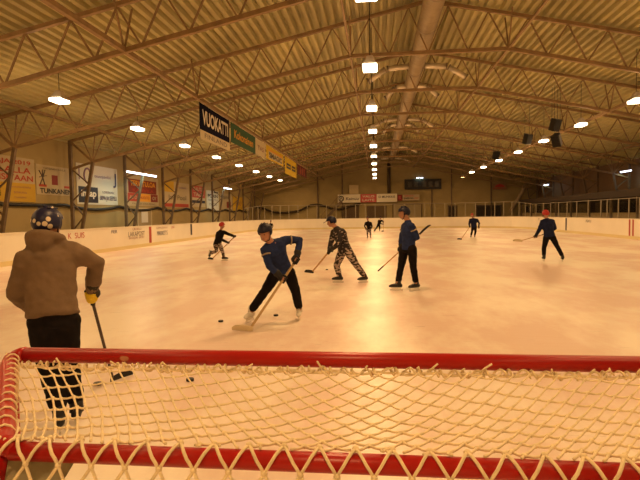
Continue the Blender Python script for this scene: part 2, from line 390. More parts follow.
# lengthwise struts
def strut(x, z, lab, w=.13):
    bm = BM(); bar(bm, (x, YB_, z), (x, YE, z), w, w)
    tag(obj('roof_strut', bm, STEEL, None), lab, 'roof strut', 'lengthwise roof struts')
strut(-7.04, zlow(-7.04) + .02, 'long steel strut running the hall above the hanging banners')
strut(11.04, zlow(11.04) + .02, 'long steel strut running the hall along the right row of lamps')
strut(RX - 2.93, 7.68, 'long steel strut left of the round duct under the roof', .07)
strut(RX + 2.93, 7.68, 'long steel strut right of the round duct under the roof', .07)
strut(-13.9, 6.02, 'long steel strut high beside the left wall columns', .11)
strut(17.9, 6.08, 'long steel strut high beside the right wall columns', .11)

# ------------------------------------------------------------------ rink boards
bd = thing('rink_boards', 'white dasher boards running right round the ice', 'rink boards', ((BL + BR) / 2, BF, 0))
OFFS = V(bd.location)
def ring_strip(name, o0, o1, z0, z1, m):
    bm = BM()
    P, Q = loop(o0, BRAD, 16), loop(o1, BRAD, 16); n = len(P)
    rows = []
    for (a, z) in ((P, z0), (P, z1), (Q, z1), (Q, z0)):
        rows.append([bm.verts.new(V((x, y, z)) - OFFS) for x, y in a])
    for r in range(4):
        A, B = rows[r], rows[(r + 1) % 4]
        for i in range(n): bm.faces.new((A[i], A[(i + 1) % n], B[(i + 1) % n], B[i]))
    return obj(name, bm, m, bd)
ring_strip('board_panel', 0, .1, 0.0, BH - .02, mat('board_white', (.86, .82, .72), .4, 0, .4, .05, .6))
tag(ring_strip('kick_strip', -.012, 0, 0, .17, mat('kick_yellow', (.76, .66, .36), .4)), 'pale yellow kick strip along the foot of the boards')
ring_strip('cap_rail', -.02, .14, BH - .02, BH + .02, mat('board_cap', (.80, .74, .62), .4))
def bl_local(p): return V(p) - OFFS
MARKR = mat('mark_red', (.42, .05, .03), .5); MARKB = mat('mark_blue', (.02, .02, .05), .5)
def board_mark(x, y, z, n, w, h, m, lab):
    bm = BM(); panel(bm, bl_local((x, y, z)), (0, 1 if n > 0 else -1, 0), (0, 0, 1), w, h, .006)
    tag(obj('line_mark', bm, m, bd), lab)
board_mark(BL + .006, 27.9, .6, 1, .30, .95, MARKR, 'red stripe down the left boards')
board_mark(BL + .006, 34.4, .72, 1, .30, .75, MARKB, 'dark stripe down the left boards')
board_mark(BR - .006, 40.74, .6, -1, .28, .98, MARKB, 'dark stripe down the right boards')
board_mark(BR - .006, 30.90, .6, -1, .17, .98, MARKR, 'red stripe down the right boards')
board_mark(BR - .006, 30.50, .6, -1, .17, .98, MARKR, 'red stripe down the right boards')
INKB = mat('ink_blue', (.05, .05, .16), .5); INKR = mat('ink_red', (.50, .05, .04), .5); INKK = mat('ink_black', (.02, .018, .018), .5)
INKP = mat('ink_plum', (.32, .13, .10), .5); INKG = mat('ink_grey', (.12, .10, .10), .5)
def board_text(s, y, z, w, h, m, right=False):
    if right: text('advert_lettering', s, bl_local((BR - .004, y, z)), (0, -1, 0), (0, 0, 1), w, h, m, bd)
    else: text('advert_lettering', s, bl_local((BL + .004, y, z)), (0, 1, 0), (0, 0, 1), w, h, m, bd)
board_text('URHEILU', 26.3, .99, 1.0, .1, INKP)
board_text('LAKAPOST', 26.25, .74, 1.9, .24, INKG, )
board_text('SEINAJOKI  SPORT', 26.25, .52, 1.8, .13, INKP)
board_text('SUOMUSSALMI', 29.5, .97, 1.55, .09, INKP)
board_text('MARKET S', 29.55, .66, 1.5, .25, INKB)
board_text('SSK', 31.2, .96, .55, .12, INKR)
board_text('FER', 23.9, .93, .55, .15, INKB)
board_text('K  SUIS', 20.7, .88, 1.2, .24, INKR)
board_text('ISKU', 36.6, .92, .85, .17, INKK, True)
board_text('OK', 47.3, .93, .4, .16, INKG, True)

# glass above the boards (left corner, far end, right corner, right side)
gl = thing('rink_glass', 'clear glass screen with pale posts on the far and right boards', 'glass screen', (BR, BF, 0))
GO = V(gl.location)
def glass_mat():
    m = bpy.data.materials.new('clear_glass'); m.use_nodes = True
    nt = m.node_tree; nt.nodes.remove(nt.nodes['Principled BSDF'])
    out = nt.nodes['Material Output']; L = nt.links.new
    tr = nt.nodes.new('ShaderNodeBsdfTransparent'); tr.inputs['Color'].default_value = (.90, .91, .88, 1)
    gg = nt.nodes.new('ShaderNodeBsdfGlossy'); gg.inputs['Roughness'].default_value = .05
    fr = nt.nodes.new('ShaderNodeFresnel'); fr.inputs['IOR'].default_value = 1.3
    mx = nt.nodes.new('ShaderNodeMixShader')
    L(fr.outputs['Fac'], mx.inputs['Fac']); L(tr.outputs['BSDF'], mx.inputs[1]); L(gg.outputs['BSDF'], mx.inputs[2]); L(mx.outputs['Shader'], out.inputs['Surface'])
    return m
P = loop(.05, BRAD, 24)
# order: near-left, near-right, far-right, far-left ; glass from near right straight to the left corner's end
seq = P[25 + 24:]                                                   # starts at end of near-right corner
path = [V((x, y, 0)) for x, y in seq]
path[0] = V((BR + .05, 5.0, 0))
def gtop(p): return 2.28 if p.y < BF - BRAD + .3 else 2.28 + min(1, (p.y - (BF - BRAD)) / 4) * .34
bm = BM()
lo = [bm.verts.new(p + V((0, 0, BH + .02)) - GO) for p in path]; hi = [bm.verts.new(p + V((0, 0, gtop(p))) - GO) for p in path]
for i in range(len(path) - 1): bm.faces.new((lo[i], lo[i + 1], hi[i + 1], hi[i]))
bmesh.ops.solidify(bm, geom=bm.faces[:], thickness=.012)
obj('glass_pane', bm, glass_mat(), gl)
bm = BM()
for i in range(len(path) - 1):
    a, b = path[i], path[i + 1]; bar(bm, a + V((0, 0, gtop(a))) - GO, b + V((0, 0, gtop(b))) - GO, .035, .035)
obj('top_rail', bm, mat('rail_grey', (.30, .27, .22), .5, .3), gl)
posts = []
for y in (9, 11.2, 13.4, 15.6, 17.8, 20, 22.2, 24.4, 26.6, 28.7, 29.9, 31.1, 32.4, 33.9, 34.8, 36.8, 38.8, 40.7, 42.5, 44.4, 46.2, 48.3): posts.append(V((BR + .05, y, 0)))
# around the corners and the end at about one metre
acc = 0; last = None; cur = V((BR + .05, 49.34, 0)); want = .6
for a, b in zip(path[1:-1], path[2:]):
    L_ = (b - a).length; d = b - a; s = 0
    while acc + (L_ - s) >= want:
        s += want - acc; acc = 0; want = 1.06
        posts.append(a + d * (s / L_))
    acc += L_ - s
for p in posts:
    bm = BM(); bar(bm, p + V((0, 0, BH)) - GO, p + V((0, 0, gtop(p) + .02)) - GO, .055, .06); obj('post', bm, mat('post_grey', (.36, .32, .24), .5, .2), gl)

# ------------------------------------------------------------------ lamps
LAMPC = (1.0, .56, .225)
LENS = mat('lamp_lens', (.9, .85, .7), .4, emit=(1.0, .80, .52), estr=9.0)
HOUS = mat('lamp_housing', (.60, .52, .40), .45, .2)
LP = 152.0
def light(parent, z, sx, sy, power, col=LAMPC, spread=PI):
    d = bpy.data.lights.new('lamp_glow', 'AREA'); d.shape = 'RECTANGLE'; d.size = sx; d.size_y = sy; d.energy = power; d.color = col
    d.spread = spread
    o = bpy.data.objects.new('lamp_glow', d); COL.objects.link(o); o.parent = parent; o.location = (0, 0, z)
    return o
def make_lamp():
    t = empty('hanging_lamp')
    bm = BM()
    loft(bm, [((0, 0, .10), (.30, 0, 0), (0, .30, 0)), ((0, 0, .12), (.34, 0, 0), (0, .30, 0)), ((0, 0, .26), (.22, 0, 0), (0, .20, 0)), ((0, 0, .40), (.13, 0, 0), (0, .12, 0)), ((0, 0, .42), (.06, 0, 0), (0, .06, 0))], 4)
    bmesh.ops.rotate(bm, verts=bm.verts[:], cent=(0, 0, 0), matrix=Matrix.Rotation(PI / 4, 3, 'Z'))
    obj('housing', bm, HOUS, t)
    bm = BM(); bevbox(bm, (0, 0, .06), (.42, .62, .12), .03); obj('lens', bm, LENS, t)
    return t
L0 = make_lamp()
used = [False]
def place_lamp(x, y, z, lab, group, lit=True):
    t = L0 if not used[0] else copy_tree(L0)
    used[0] = True
    t.location = (x, y, z)
    top = ztop(x) + .05
    bm = BM(); tube(bm, [(0, 0, .40), (0, 0, top - z)], .012, 6); obj('cable', bm, BLACK, t)
    tag(t, lab, 'lamp', group)
    return t
LAMPS = []
for i in range(-1, 11): LAMPS.append((-11.0, 5.35 + 6 * i, 5.70 - .016 * max(0, i), 'left', i - 2))
LAMPS = [l for l in LAMPS if l[1] < 60]
for i in range(-1, 11): LAMPS.append((-.15, 3.74 + 6 * i, 5.60 if i == 1 else 5.88, 'middle', i - 1))
for i, y in enumerate((-2, 4.0, 10.0, 15.9, 21.93, 27.5, 33.3, 39.1, 45.0, 51.3, 57.4)): LAMPS.append((10.2, y, 5.84, 'right', i - 4))
WORDS = ['first', 'second', 'third', 'fourth', 'fifth', 'sixth', 'seventh', 'eighth', 'ninth', 'tenth', 'eleventh', 'twelfth']
lampobjs = []
for x, y, z, row, k in LAMPS:
    side = {'left': 'over the left boards', 'middle': 'down the middle', 'right': 'over the right boards'}[row]
    if k >= 0: lab = 'glowing hanging lamp, %s from the goal in the row %s' % (WORDS[k], side)
    else: lab = 'lamp overhead out of view, %s before the row %s' % (['', 'last', 'second to last', 'third to last', 'fourth to last'][-k], side)
    t = place_lamp(x, y, z, lab, 'lamps hanging %s' % side)
    lampobjs.append(t)
for t in lampobjs:
    light(t, -.02, .42, .62, LP * (0.6 if t.location.y > 66 else 1))
    d = bpy.data.lights.new('lamp_spill', 'POINT'); d.energy = 44 * (.3 if t.location.y > 66 else 1); d.color = LAMPC; d.shadow_soft_size = .15
    o = bpy.data.objects.new('lamp_spill', d); COL.objects.link(o); o.parent = t; o.location = (0, 0, -.2)
# unlit ones at the far end of the side rows
LENS_OFF = mat('lamp_lens_off', (.75, .66, .48), .3)
for x, y, lab in ((-11.0, 65.3, 'unlit hanging lamp at the far end of the left lamp row'), (10.2, 63.4, 'unlit hanging lamp at the far end of the right lamp row')):
    t = place_lamp(x, y, 5.75, lab, 'unlit lamps by the far wall')
    for c in t.children:
        if c.name.startswith('lens'):
            c.data = c.data.copy(); c.data.materials.clear(); c.data.materials.append(LENS_OFF)

# fluorescent fittings on the column heads
TUBE = mat('tube_white', (.9, .95, 1), .4, emit=(.72, .82, 1.0), estr=5)
def fluoro(x, y0, y1, z, lab, along='y', power=26):
    c = ((x), (y0 + y1) / 2, z)
    t = thing('tube_light', lab, 'tube light', c, 0, 'bluish white tube lights')
    n = (y1 - y0)
    for s in (-1, 1):
        bm = BM(); cy = s * n / 4
        if along == 'y': bevbox(bm, (0, cy, .05), (.14, n / 2 - .06, .06), .015); obj('fitting', bm, HOUS, t); bm = BM(); tube(bm, [(0, cy - n / 4 + .06, -.02), (0, cy + n / 4 - .06, -.02)], .06, 8)
        else: bevbox(bm, (cy, 0, .05), (n / 2 - .06, .14, .06), .015); obj('fitting', bm, HOUS, t); bm = BM(); tube(bm, [(cy - n / 4 + .06, 0, -.02), (cy + n / 4 - .06, 0, -.02)], .05, 8)
        obj('tube', bm, TUBE, t)
    l = light(t, -.09, .12 if along == 'y' else n, n if along == 'y' else .12, power, (.55, .9, .75))
    return t
fluoro(-14.75, 29.7, 33.9, 4.36, 'long bluish tube light fixed across a left wall column above the red advert', power=60)
fluoro(-14.75, 49.6, 52.2, 4.36, 'small distant tube light on a left wall column near the far end', power=30)
fluoro(19.3, 61.3, 63.4, 4.63, 'distant tube light high on the right wall near the far corner', power=5)
fluoro(19.5, 42.5, 44.3, 4.68, 'nearer tube light high on the right wall among the columns', power=6)
t = fluoro(0, 0, 1.0, 0, 'small tube light on top of the dark scoreboard', 'x', 8); t.location = (5.72, 70.0, 6.28)

# ------------------------------------------------------------------ main duct with drooping branch pipes
du = thing('ventilation_duct', 'long round ventilation duct with curved side pipes under the ridge', 'duct', (1.95, YB_, 8.62))
bm = BM(); tube(bm, [(0, y, 0) for y in (0, 20, 40, 60, 73.2)], .36, 24); obj('main_pipe', bm, GALV, du, True)
seam = mat('duct_seam', (.30, .25, .18), .4, .4)
for y in range(3, 73, 3):
    bm = BM(); tube(bm, [(0, y, 0), (0, y + .05, 0)], .375, 24); obj('seam', bm, seam, du, True)
def branch(y, lit, big=1.0):
    b = empty('side_pipes', (0, y, 0)); b.parent = du
    for s in (-1, 1):
        pts = []
        for a in (0, .15, .33, .5): pts.append((s * (.30 + 1.35 * a * 1.2), 0, -.12 - .10 * a))
        arc = [(.3, -.08), (.95, -.12), (1.62, -.22)]
        segs = [((.33, -.08), (1.40, -.17)), ((1.46, -.19), (2.30, -.72))]
        for (p, q) in segs:
            bm = BM(); tube(bm, [(s * p[0] * big, 0, p[1]), (s * q[0] * big, 0, q[1])], .13 * (.9 + .1 * big), 14); obj('pipe', bm, mat('bright_duct', (.72, .66, .55), .3, .5), b, True)
            for e_, o_ in ((p, q), (q, p)):
                d = (V((o_[0], 0, o_[1])) - V((e_[0], 0, e_[1]))).normalized(); a_ = V((s * e_[0] * big, 0, e_[1])); d.x *= s
                bm = BM(); tube(bm, [a_, a_ + d * .06], .155, 14); obj('collar', bm, seam, b, True)
for y in (25.2, 39.0, 55.0, 66.0): branch(y - YB_, True)
for y in (29.0, 41.2): branch(y - YB_, True, .62)
bm = BM(); tube(bm, [(-.25, 74.27, -.3), (-.25, 74.27, -4.3)], .22, 16); tag(obj('drop_pipe', bm, mat('duct_dark', (.09, .065, .04), .5), du, True), 'dark vertical pipe on the end wall')

# inclined pale pipe in the far right corner
bm = BM(); tube(bm, [(17.2, 69.6, 1.6), (18.6, 69.4, 4.0), (19.0, 69.0, 5.2)], .24, 14)
tag(obj('slanting_pipe', bm, mat('pale_pipe', (.42, .32, .20), .5), None, True), 'pale pipe slanting up the far right corner of the hall', 'pipe')

# ------------------------------------------------------------------ loudspeakers
def speaker(x, y, z, yaw, tilt, lab):
    t = thing('loudspeaker', lab, 'loudspeaker', (x, y, z), 0, 'black loudspeakers hung from the roof')
    R = Matrix.Rotation(yaw, 3, 'Z') @ Matrix.Rotation(tilt, 3, 'X')
    bm = BM()
    w, d, h = .44, .40, .62
    A = [bm.verts.new(R @ V(p)) for p in ((-w / 2, -d / 2, -h / 2), (w / 2, -d / 2, -h / 2), (w / 3, d / 2, -h / 2), (-w / 3, d / 2, -h / 2))]
    B = [bm.verts.new(R @ V(p)) for p in ((-w / 2, -d / 2, h / 2), (w / 2, -d / 2, h / 2), (w / 3, d / 2, h / 2), (-w / 3, d / 2, h / 2))]
    bm.faces.new(A); bm.faces.new(B)
    for i in range(4): bm.faces.new((A[i], A[(i + 1) % 4], B[(i + 1) % 4], B[i]))
    obj('cabinet', bm, BLACK, t)
    bm = BM(); box(bm, R @ V((0, -d / 2 - .01, 0)), (w * .9, .02, h * .92), R); obj('grille', bm, mat('grille', (.012, .011, .011), .9), t)
    bm = BM()
    for sx in (-1, 1): tube(bm, [(sx * .14, 0, .2), (sx * .14, 0, ztop(x) - z)], .010, 6)
    obj('hanger', bm, BLACK, t)
speaker(9.3, 28.6, 6.12, .5, .35, 'upper black loudspeaker of the stacked pair over the right side')
speaker(9.3, 28.2, 5.28, -.7, .55, 'lower black loudspeaker of the stacked pair over the right side')
speaker(9.3, 33.6, 6.09, .55, .3, 'single black loudspeaker just beyond the stacked pair')
speaker(9.3, 42.1, 6.05, .55, .3, 'single black loudspeaker farthest along the right lamp row')

# ------------------------------------------------------------------ banners hanging from the strut
BX = -7.04
def banner(y0, y1, ztop_, zbot, m, lab, group='banners hanging in a row under the roof strut'):
    t = thing('hanging_banner', lab, 'banner', (BX, (y0 + y1) / 2, zbot), 0, group)
    bm = BM(); panel(bm, (0, 0, (ztop_ - zbot) / 2), (0, 1, 0), (0, 0, 1), y1 - y0, ztop_ - zbot, .012)
    obj('cloth', bm, m, t)
    bm = BM()
    for s in (-1, 1): tube(bm, [(0, s * (y1 - y0) * .48, ztop_ - zbot - .02), (0, s * (y1 - y0) * .48, 6.36 - zbot)], .008, 5)
    obj('tie', bm, BLACK, t)
    return t
def sub(t, name, y0, y1, z0, z1, m):                                # a printed field: absolute y, z
    bm = BM(); L_ = V(t.location)
    panel(bm, V((.010, (y0 + y1) / 2 - L_.y, (z0 + z1) / 2 - L_.z)), (0, 1, 0), (0, 0, 1), y1 - y0, z1 - z0, .006)
    return obj(name, bm, m, t)
def btext(t, s, y, z, w, h, m, bold=0):
    L_ = V(t.location); text('lettering', s, (.014, y - L_.y, z - L_.z), (0, 1, 0), (0, 0, 1), w, h, m, t, .004, bold)
BNAVY = mat('banner_navy', (.007, .008, .034), .9, 0, .08); BCREAM = mat('banner_cream', (.70, .62, .42), .7)
BGREEN = mat('banner_green', (.035, .12, .06), .7); BYEL = mat('banner_yellow', (.80, .58, .03), .7); BRED = mat('banner_red', (.14, .025, .015), .7)
ORANGE = mat('ink_orange', (.85, .42, .04), .6)
b = banner(20.5, 24.75, 6.2, 4.74, BNAVY, 'navy and white banner, first of the hanging banners')
sub(b, 'white_field', 20.5, 24.75, 4.74, 5.13, BCREAM)
btext(b, 'VUOKATTI', 22.65, 5.68, 3.7, .62, mat('ink_white', (.85, .80, .68), .6), .03)
btext(b, 'FINLAND', 22.65, 4.95, 3.2, .19, INKG)
b = banner(25.05, 33.0, 6.2, 5.22, BGREEN, 'dark green banner with orange script and a white end, beside the navy one')
sub(b, 'white_field', 30.2, 33.0, 5.22, 6.2, BCREAM)
btext(b, 'Kokonainen', 27.6, 5.72, 4.0, .42, ORANGE, .02); btext(b, 'TAS', 31.6, 5.7, 1.7, .3, INKP, .02)
b = banner(33.3, 39.5, 6.2, 5.3, BYEL, 'yellow banner with dark lettering in a pale field, third of the hanging banners')
sub(b, 'white_field', 34.0, 38.9, 5.4, 5.86, BCREAM); sub(b, 'orange_stripe', 34.0, 38.9, 5.88, 6.0, ORANGE)
btext(b, 'SMAGIC', 36.45, 5.63, 4.6, .36, INKK, .03)
b = banner(40.2, 46.0, 6.2, 4.85, BYEL, 'taller yellow banner with two dark boxes, fourth of the hanging banners')
for y in (41.9, 44.4):
    sub(b, 'dark_box', y - 1.0, y + 1.0, 5.33, 5.75, INKK)
    sub(b, 'dark_box', y - .8, y + .8, 5.50, 5.58, BYEL).location.x = .004
b = banner(46.6, 52.8, 6.2, 5.3, BRED, 'dark red striped banner, last of the hanging banners')
for y in (48.6, 49.8, 51.0): sub(b, 'stripe', y - .25, y + .25, 5.42, 6.1, mat('banner_rust', (.42, .09, .05), .7))

# ------------------------------------------------------------------ adverts on the left wall
WX = WL + .02
def poster(y0, y1, z0, z1, m, lab, group='adverts along the left wall'):
    t = thing('wall_advert', lab, 'advert', (WX, (y0 + y1) / 2, (z0 + z1) / 2), 0, group)
    bm = BM(); panel(bm, (0, 0, 0), (0, 1, 0), (0, 0, 1), y1 - y0, z1 - z0, .03); obj('board', bm, m, t)
    return t
def pfield(t, y0, y1, z0, z1, m, name='field'):
    L_ = V(t.location); bm = BM(); panel(bm, ((.02, (y0 + y1) / 2 - L_.y, (z0 + z1) / 2 - L_.z)), (0, 1, 0), (0, 0, 1), y1 - y0, z1 - z0, .006); return obj(name, bm, m, t)
def ptext(t, s, y, z, w, h, m, bold=.02):
    L_ = V(t.location); text('lettering', s, (.026, y - L_.y, z - L_.z), (0, 1, 0), (0, 0, 1), w, h, m, t, .003, bold)
PW = mat('poster_cream', (.54, .46, .29), .6); PWB = mat('poster_white', (.70, .70, .60), .6); PYEL = mat('poster_yellow', (.60, .38, .02), .6)
PRED = mat('poster_red', (.45, .05, .03), .6); PDRED = mat('poster_darkred', (.25, .03, .02), .6); PNAVY = mat('poster_navy', (.010, .010, .03), .6)
PURP = mat('poster_purple', (.25, .16, .32), .6)
p = poster(20.2, 24.0, 2.42, 4.5, PW, 'red lettered advert over a yellow field on the left wall')
pfield(p, 20.2, 24.0, 2.42, 3.3, PYEL, 'yellow_field')
ptext(p, 'VAAJA 2019', 22.1, 4.24, 3.2, .26, PRED); ptext(p, 'VALALLA', 22.1, 3.9, 3.2, .28, PRED); ptext(p, 'KANSITAAN', 22.1, 3.54, 3.5, .28, PRED)
pfield(p, 20.3, 21.6, 2.65, 3.15, INKK, 'dark_shape'); ptext(p, 'suunnittelu', 23.0, 3.12, 1.3, .1, INKP, 0); ptext(p, 'toteutus', 22.9, 2.86, .9, .1, INKP, 0); ptext(p, 'huolto', 22.9, 2.64, .8, .1, INKP, 0)
p = poster(24.1, 27.1, 2.82, 4.32, PW, 'cream advert with black lettering and a small figure on the left wall')
ptext(p, 'TUNKANEN', 25.7, 3.02, 2.7, .26, INKK, .03); ptext(p, 'YHTEINEN JUHLA', 25.6, 4.15, 1.9, .12, INKG, 0)
pfield(p, 25.35, 25.85, 3.35, 3.85, PDRED, 'picture'); pfield(p, 24.3, 24.9, 3.22, 3.34, PRED, 'red_tab'); pfield(p, 26.4, 26.95, 3.22, 3.34, PRED, 'red_tab')
bm = BM()
for a, b_ in (((-1.28, .45), (-1.0, .1)), ((-.8, .5), (-1.0, .1)), ((-1.0, .1), (-1.22, -.25)), ((-1.0, .1), (-.85, -.28)), ((-1.25, .12), (-.7, .22)), ((-1.0, .1), (-1.0, .5))): bar(bm, (.022, a[0], a[1]), (.022, b_[0], b_[1]), .07, .03)
obj('figure', bm, INKG, p)
p = poster(27.6, 32.2, 2.4, 4.72, PWB, 'white advert with purple emblem above a dark blue lettered box')
pfield(p, 27.75, 29.8, 2.5, 3.42, PNAVY, 'dark_box'); ptext(p, 'incap', 28.8, 2.98, 1.6, .5, mat('ink_white', (.85, .80, .68), .6), .03)
ptext(p, 'SUOMUSSALMEN', 31.0, 3.17, 1.4, .14, INKB, 0); ptext(p, 'SEPA JA SEPELI', 31.0, 2.78, 2.0, .34, INKB, .02)
bm = BM(); tube(bm, [(.02, .35 * math.cos(a) - 1.2, .5 + .42 * math.sin(a)) for a in [i * PI / 10 for i in range(20)]], .06, 6, True); obj('emblem', bm, PURP, p)
ptext(p, 'osuuspankki', 30.4, 4.08, 1.9, .26, PURP, 0); ptext(p, 'J', 31.85, 3.95, .4, .9, INKB, .01); ptext(p, 'I', 27.85, 4.2, .1, .8, PURP, .01)
p = poster(33.3, 38.6, 2.4, 4.5, PW, 'red and orange advert in a cream frame below the long tube light')
pfield(p, 33.7, 38.2, 3.3, 4.25, PDRED, 'red_field'); pfield(p, 33.6, 35.1, 2.72, 3.28, PRED, 'red_box'); pfield(p, 35.2, 37.1, 2.72, 3.28, ORANGE, 'orange_box'); pfield(p, 37.2, 38.4, 2.72, 3.28, PDRED, 'red_box')
ptext(p, 'TERVETULOA', 36, 3.98, 4.0, .38, ORANGE, .03); ptext(p, 'KAHVILA', 36, 3.5, 3.4, .22, PRED, .02); ptext(p, 'AUTO', 34.35, 3.0, 1.1, .25, PW, .02); ptext(p, 'HUOLTO', 36.15, 3.0, 1.5, .2, PRED, .02); ptext(p, 'OY', 37.8, 3.0, .7, .25, PW, .02)
ptext(p, 'PALVELEE JOKA PAIVA', 36, 2.55, 3.6, .15, INKG, 0)
p = poster(39.4, 45.2, 2.38, 4.5, PW, 'cream advert with a yellow corner, black script and a red bar')
pfield(p, 39.4, 41.7, 3.62, 4.5, PYEL, 'yellow_field'); pfield(p, 39.7, 45.0, 2.42, 2.7, PRED, 'red_bar'); ptext(p, 'Jari Pool', 42.4, 3.15, 4.0, .5, INKK, .0); ptext(p, 'ravintola', 43.6, 4.1, 1.8, .2, PURP, 0)
p = poster(45.8, 49.6, 2.5, 4.45, PW, 'red topped advert with dark lettering band, beyond the black script advert')
pfield(p, 45.9, 49.5, 3.35, 4.45, PRED, 'red_field'); ptext(p, 'RAUTA', 47.7, 4.15, 2.8, .34, PW, .03); ptext(p, 'TALO', 47.7, 3.65, 2.8, .34, PW, .03); pfield(p, 45.9, 49.5, 2.85, 3.1, PNAVY, 'dark_band')
p = poster(50.0, 54.0, 2.2, 4.2, PWB, 'white advert with dark heading and grey lines far along the left wall')
ptext(p, 'PORIN', 52, 3.65, 3.2, .36, INKK, .03); ptext(p, 'VAKUUTUS', 52, 3.25, 3.2, .2, INKB, 0); ptext(p, 'YHTIO', 52, 2.8, 2.6, .26, INKG, 0); pfield(p, 52.4, 53.8, 3.98, 4.14, INKK, 'dark_tab')
p = poster(54.6, 59.0, 2.3, 4.1, PW, 'cream advert with a dark green slash and red picture far along the left wall')
pfield(p, 56.9, 58.6, 2.5, 3.2, PDRED, 'picture'); ptext(p, 'Kainuu', 56.6, 3.7, 3.4, .4, INKG, 0)
p = poster(59.6, 64.5, 2.2, 3.9, PYEL, 'plain yellow advert farthest along the left wall')
ptext(p, 'SUO', 62, 3.1, 2.6, .5, INKP, 0)

# notice on a framed door in the left wall
d = empty('door_1', (WL + .04, 36.0, 0)); d['kind'] = 'structure'
bm = BM(); box(bm, (0, 0, 1.1), (.05, 2.1, 2.2)); obj('door_leaf', bm, mat('door_tan', (.42, .34, .20), .6), d)
bm = BM()
for y in (-1.1, 1.1): box(bm, (.03, y, 1.12), (.06, .1, 2.24))
box(bm, (.03, 0, 2.24), (.06, 2.3, .1)); obj('door_frame', bm, mat('frame_pale', (.66, .56, .36), .5), d)
n_ = thing('paper_notice', 'white paper notice on the framed door behind the left boards', 'notice', (WL + .075, 36.0, 1.62))
bm = BM(); panel(bm, (0, 0, 0), (0, 1, 0), (0, 0, 1), 1.05, .8, .01); obj('sheet', bm, WHITE, n_)

# drooping dark cable bundle on the left and far walls
pts = []
xs = [18.0, 20.26, 26.26, 32.26, 38.26, 44.26, 50.26, 56.26, 62.26, 68.26]
for a, b_ in zip(xs[:-1], xs[1:]):
    for i in range(6):
        t_ = i / 6; pts.append((WL + .12, a + (b_ - a) * t_, 2.32 - .22 * 4 * t_ * (1 - t_) * (1 if a > 24 else .2)))
bm = BM(); tube(bm, pts, .085, 8)
tag(obj('cable_bundle', bm, BLACK, None, True), 'thick dark cable sagging along the left wall below the adverts', 'cable')
pts = [(-16.4, 2.75), (-15.4, 2.55), (-14, 2.05), (-12.2, 1.95), (-10.4, 2.2), (-8.8, 2.9), (-7.4, 2.85), (-5.8, 2.35), (-4.6, 2.3), (-3.2, 2.75), (-1.9, 3.1)]
pp = []
for i in range(len(pts) - 1):
    for k in range(4):
        t_ = k / 4; a = pts[max(i - 1, 0)]; b_ = pts[i]; c = pts[i + 1]; d_ = pts[min(i + 2, len(pts) - 1)]
        q = [.5 * (2 * b_[j] + (c[j] - a[j]) * t_ + (2 * a[j] - 5 * b_[j] + 4 * c[j] - d_[j]) * t_ ** 2 + (3 * b_[j] - a[j] - 3 * c[j] + d_[j]) * t_ ** 3) for j in (0, 1)]
        pp.append((q[0], YE - .335, q[1]))
bm = BM(); tube(bm, pp, .14, 8)
tag(obj('cable_bundle', bm, mat('cable_dark', (.05, .035, .02), .7), None, True), 'thick dark cable waving along the far end wall', 'cable')

# ------------------------------------------------------------------ far end wall furniture
FY = YE - .02
def endsign(x0, x1, z0, z1, m, name, lab, cat, group=None, y=FY - .45):
    t = thing(name, lab, cat, ((x0 + x1) / 2, y, z0), 0, group)
    bm = BM(); box(bm, (0, 0, (z1 - z0) / 2), (x1 - x0, .08, z1 - z0)); obj('panel', bm, m, t)
    bm = BM()
    for s in (-1, 1): bar(bm, (s * (x1 - x0) * .4, .04, (z1 - z0) * .5), (s * (x1 - x0) * .4, FY - y, (z1 - z0) * .5), .06)
    obj('bracket', bm, STEEL2, t)
    return t
def etext(t, s, x, z, w, h, m, bold=.02, yo=-.045):
    L_ = V(t.location); text('lettering', s, (x - L_.x, yo, z - L_.z), (1, 0, 0), (0, 0, 1), w, h, m, t, .003, bold)
SG = 'sponsor signs in a row on the far wall'
EY = FY - .45
PCR = mat('sign_cream', (.90, .84, .68), .5)
t = endsign(-5.15, -2.12, 3.15, 4.25, PCR, 'wall_sign', 'cream sign with round black emblem, left of the far wall signs', 'sign', SG)
bm = BM(); tube(bm, [(-1.05 + .32 * math.cos(i * PI / 10), -.05, .55 + .32 * math.sin(i * PI / 10)) for i in range(20)], .06, 6, True)
bar(bm, (-1.2, -.05, .4), (-1.05, -.05, .75), .07); bar(bm, (-1.05, -.05, .75), (-.9, -.05, .4), .07); obj('emblem', bm, INKK, t)
etext(t, 'Kainuu', -3.2, 3.68, 1.7, .38, INKG, .02)
PPK = mat('sign_red', (.62, .10, .10), .5)
t = endsign(-2.08, .02, 3.15, 4.25, PPK, 'wall_sign', 'red sign with pale lettering in the middle of the far wall signs', 'sign', SG)
etext(t, 'VALO', -1.05, 3.95, 1.6, .3, PCR); etext(t, 'LAITE', -1.05, 3.45, 1.6, .3, PCR)
t = endsign(.06, 2.75, 3.15, 4.25, PCR, 'wall_sign', 'cream sign with thin dark lettering, third of the far wall signs', 'sign', SG)
etext(t, 'O MUNKKIS', 1.4, 3.85, 2.2, .3, INKG, .02)
t = endsign(2.8, 3.45, 3.3, 4.1, PDRED, 'wall_sign', 'small dark red sign beside the cream ones on the far wall', 'sign', SG)
etext(t, 'S', 3.1, 3.7, .3, .4, PPK, .02)
t = endsign(3.5, 5.7, 3.3, 4.1, mat('sign_tan', (.52, .42, .27), .5), 'wall_sign', 'tan sign with black and red lettering, right end of the sign row', 'sign', SG)
etext(t, 'KAINUUN', 4.3, 3.92, 1.2, .2, INKR, .02); etext(t, 'ENERGIA', 4.3, 3.6, 1.3, .22, INKK, .03); etext(t, 'OY', 5.3, 3.6, .6, .2, INKR, .03)
t = endsign(-3.6, -2.35, 4.3, 5.5, mat('box_tan', (.62, .50, .28), .5), 'wall_panel', 'square tan panel above the cream far wall sign', 'panel')
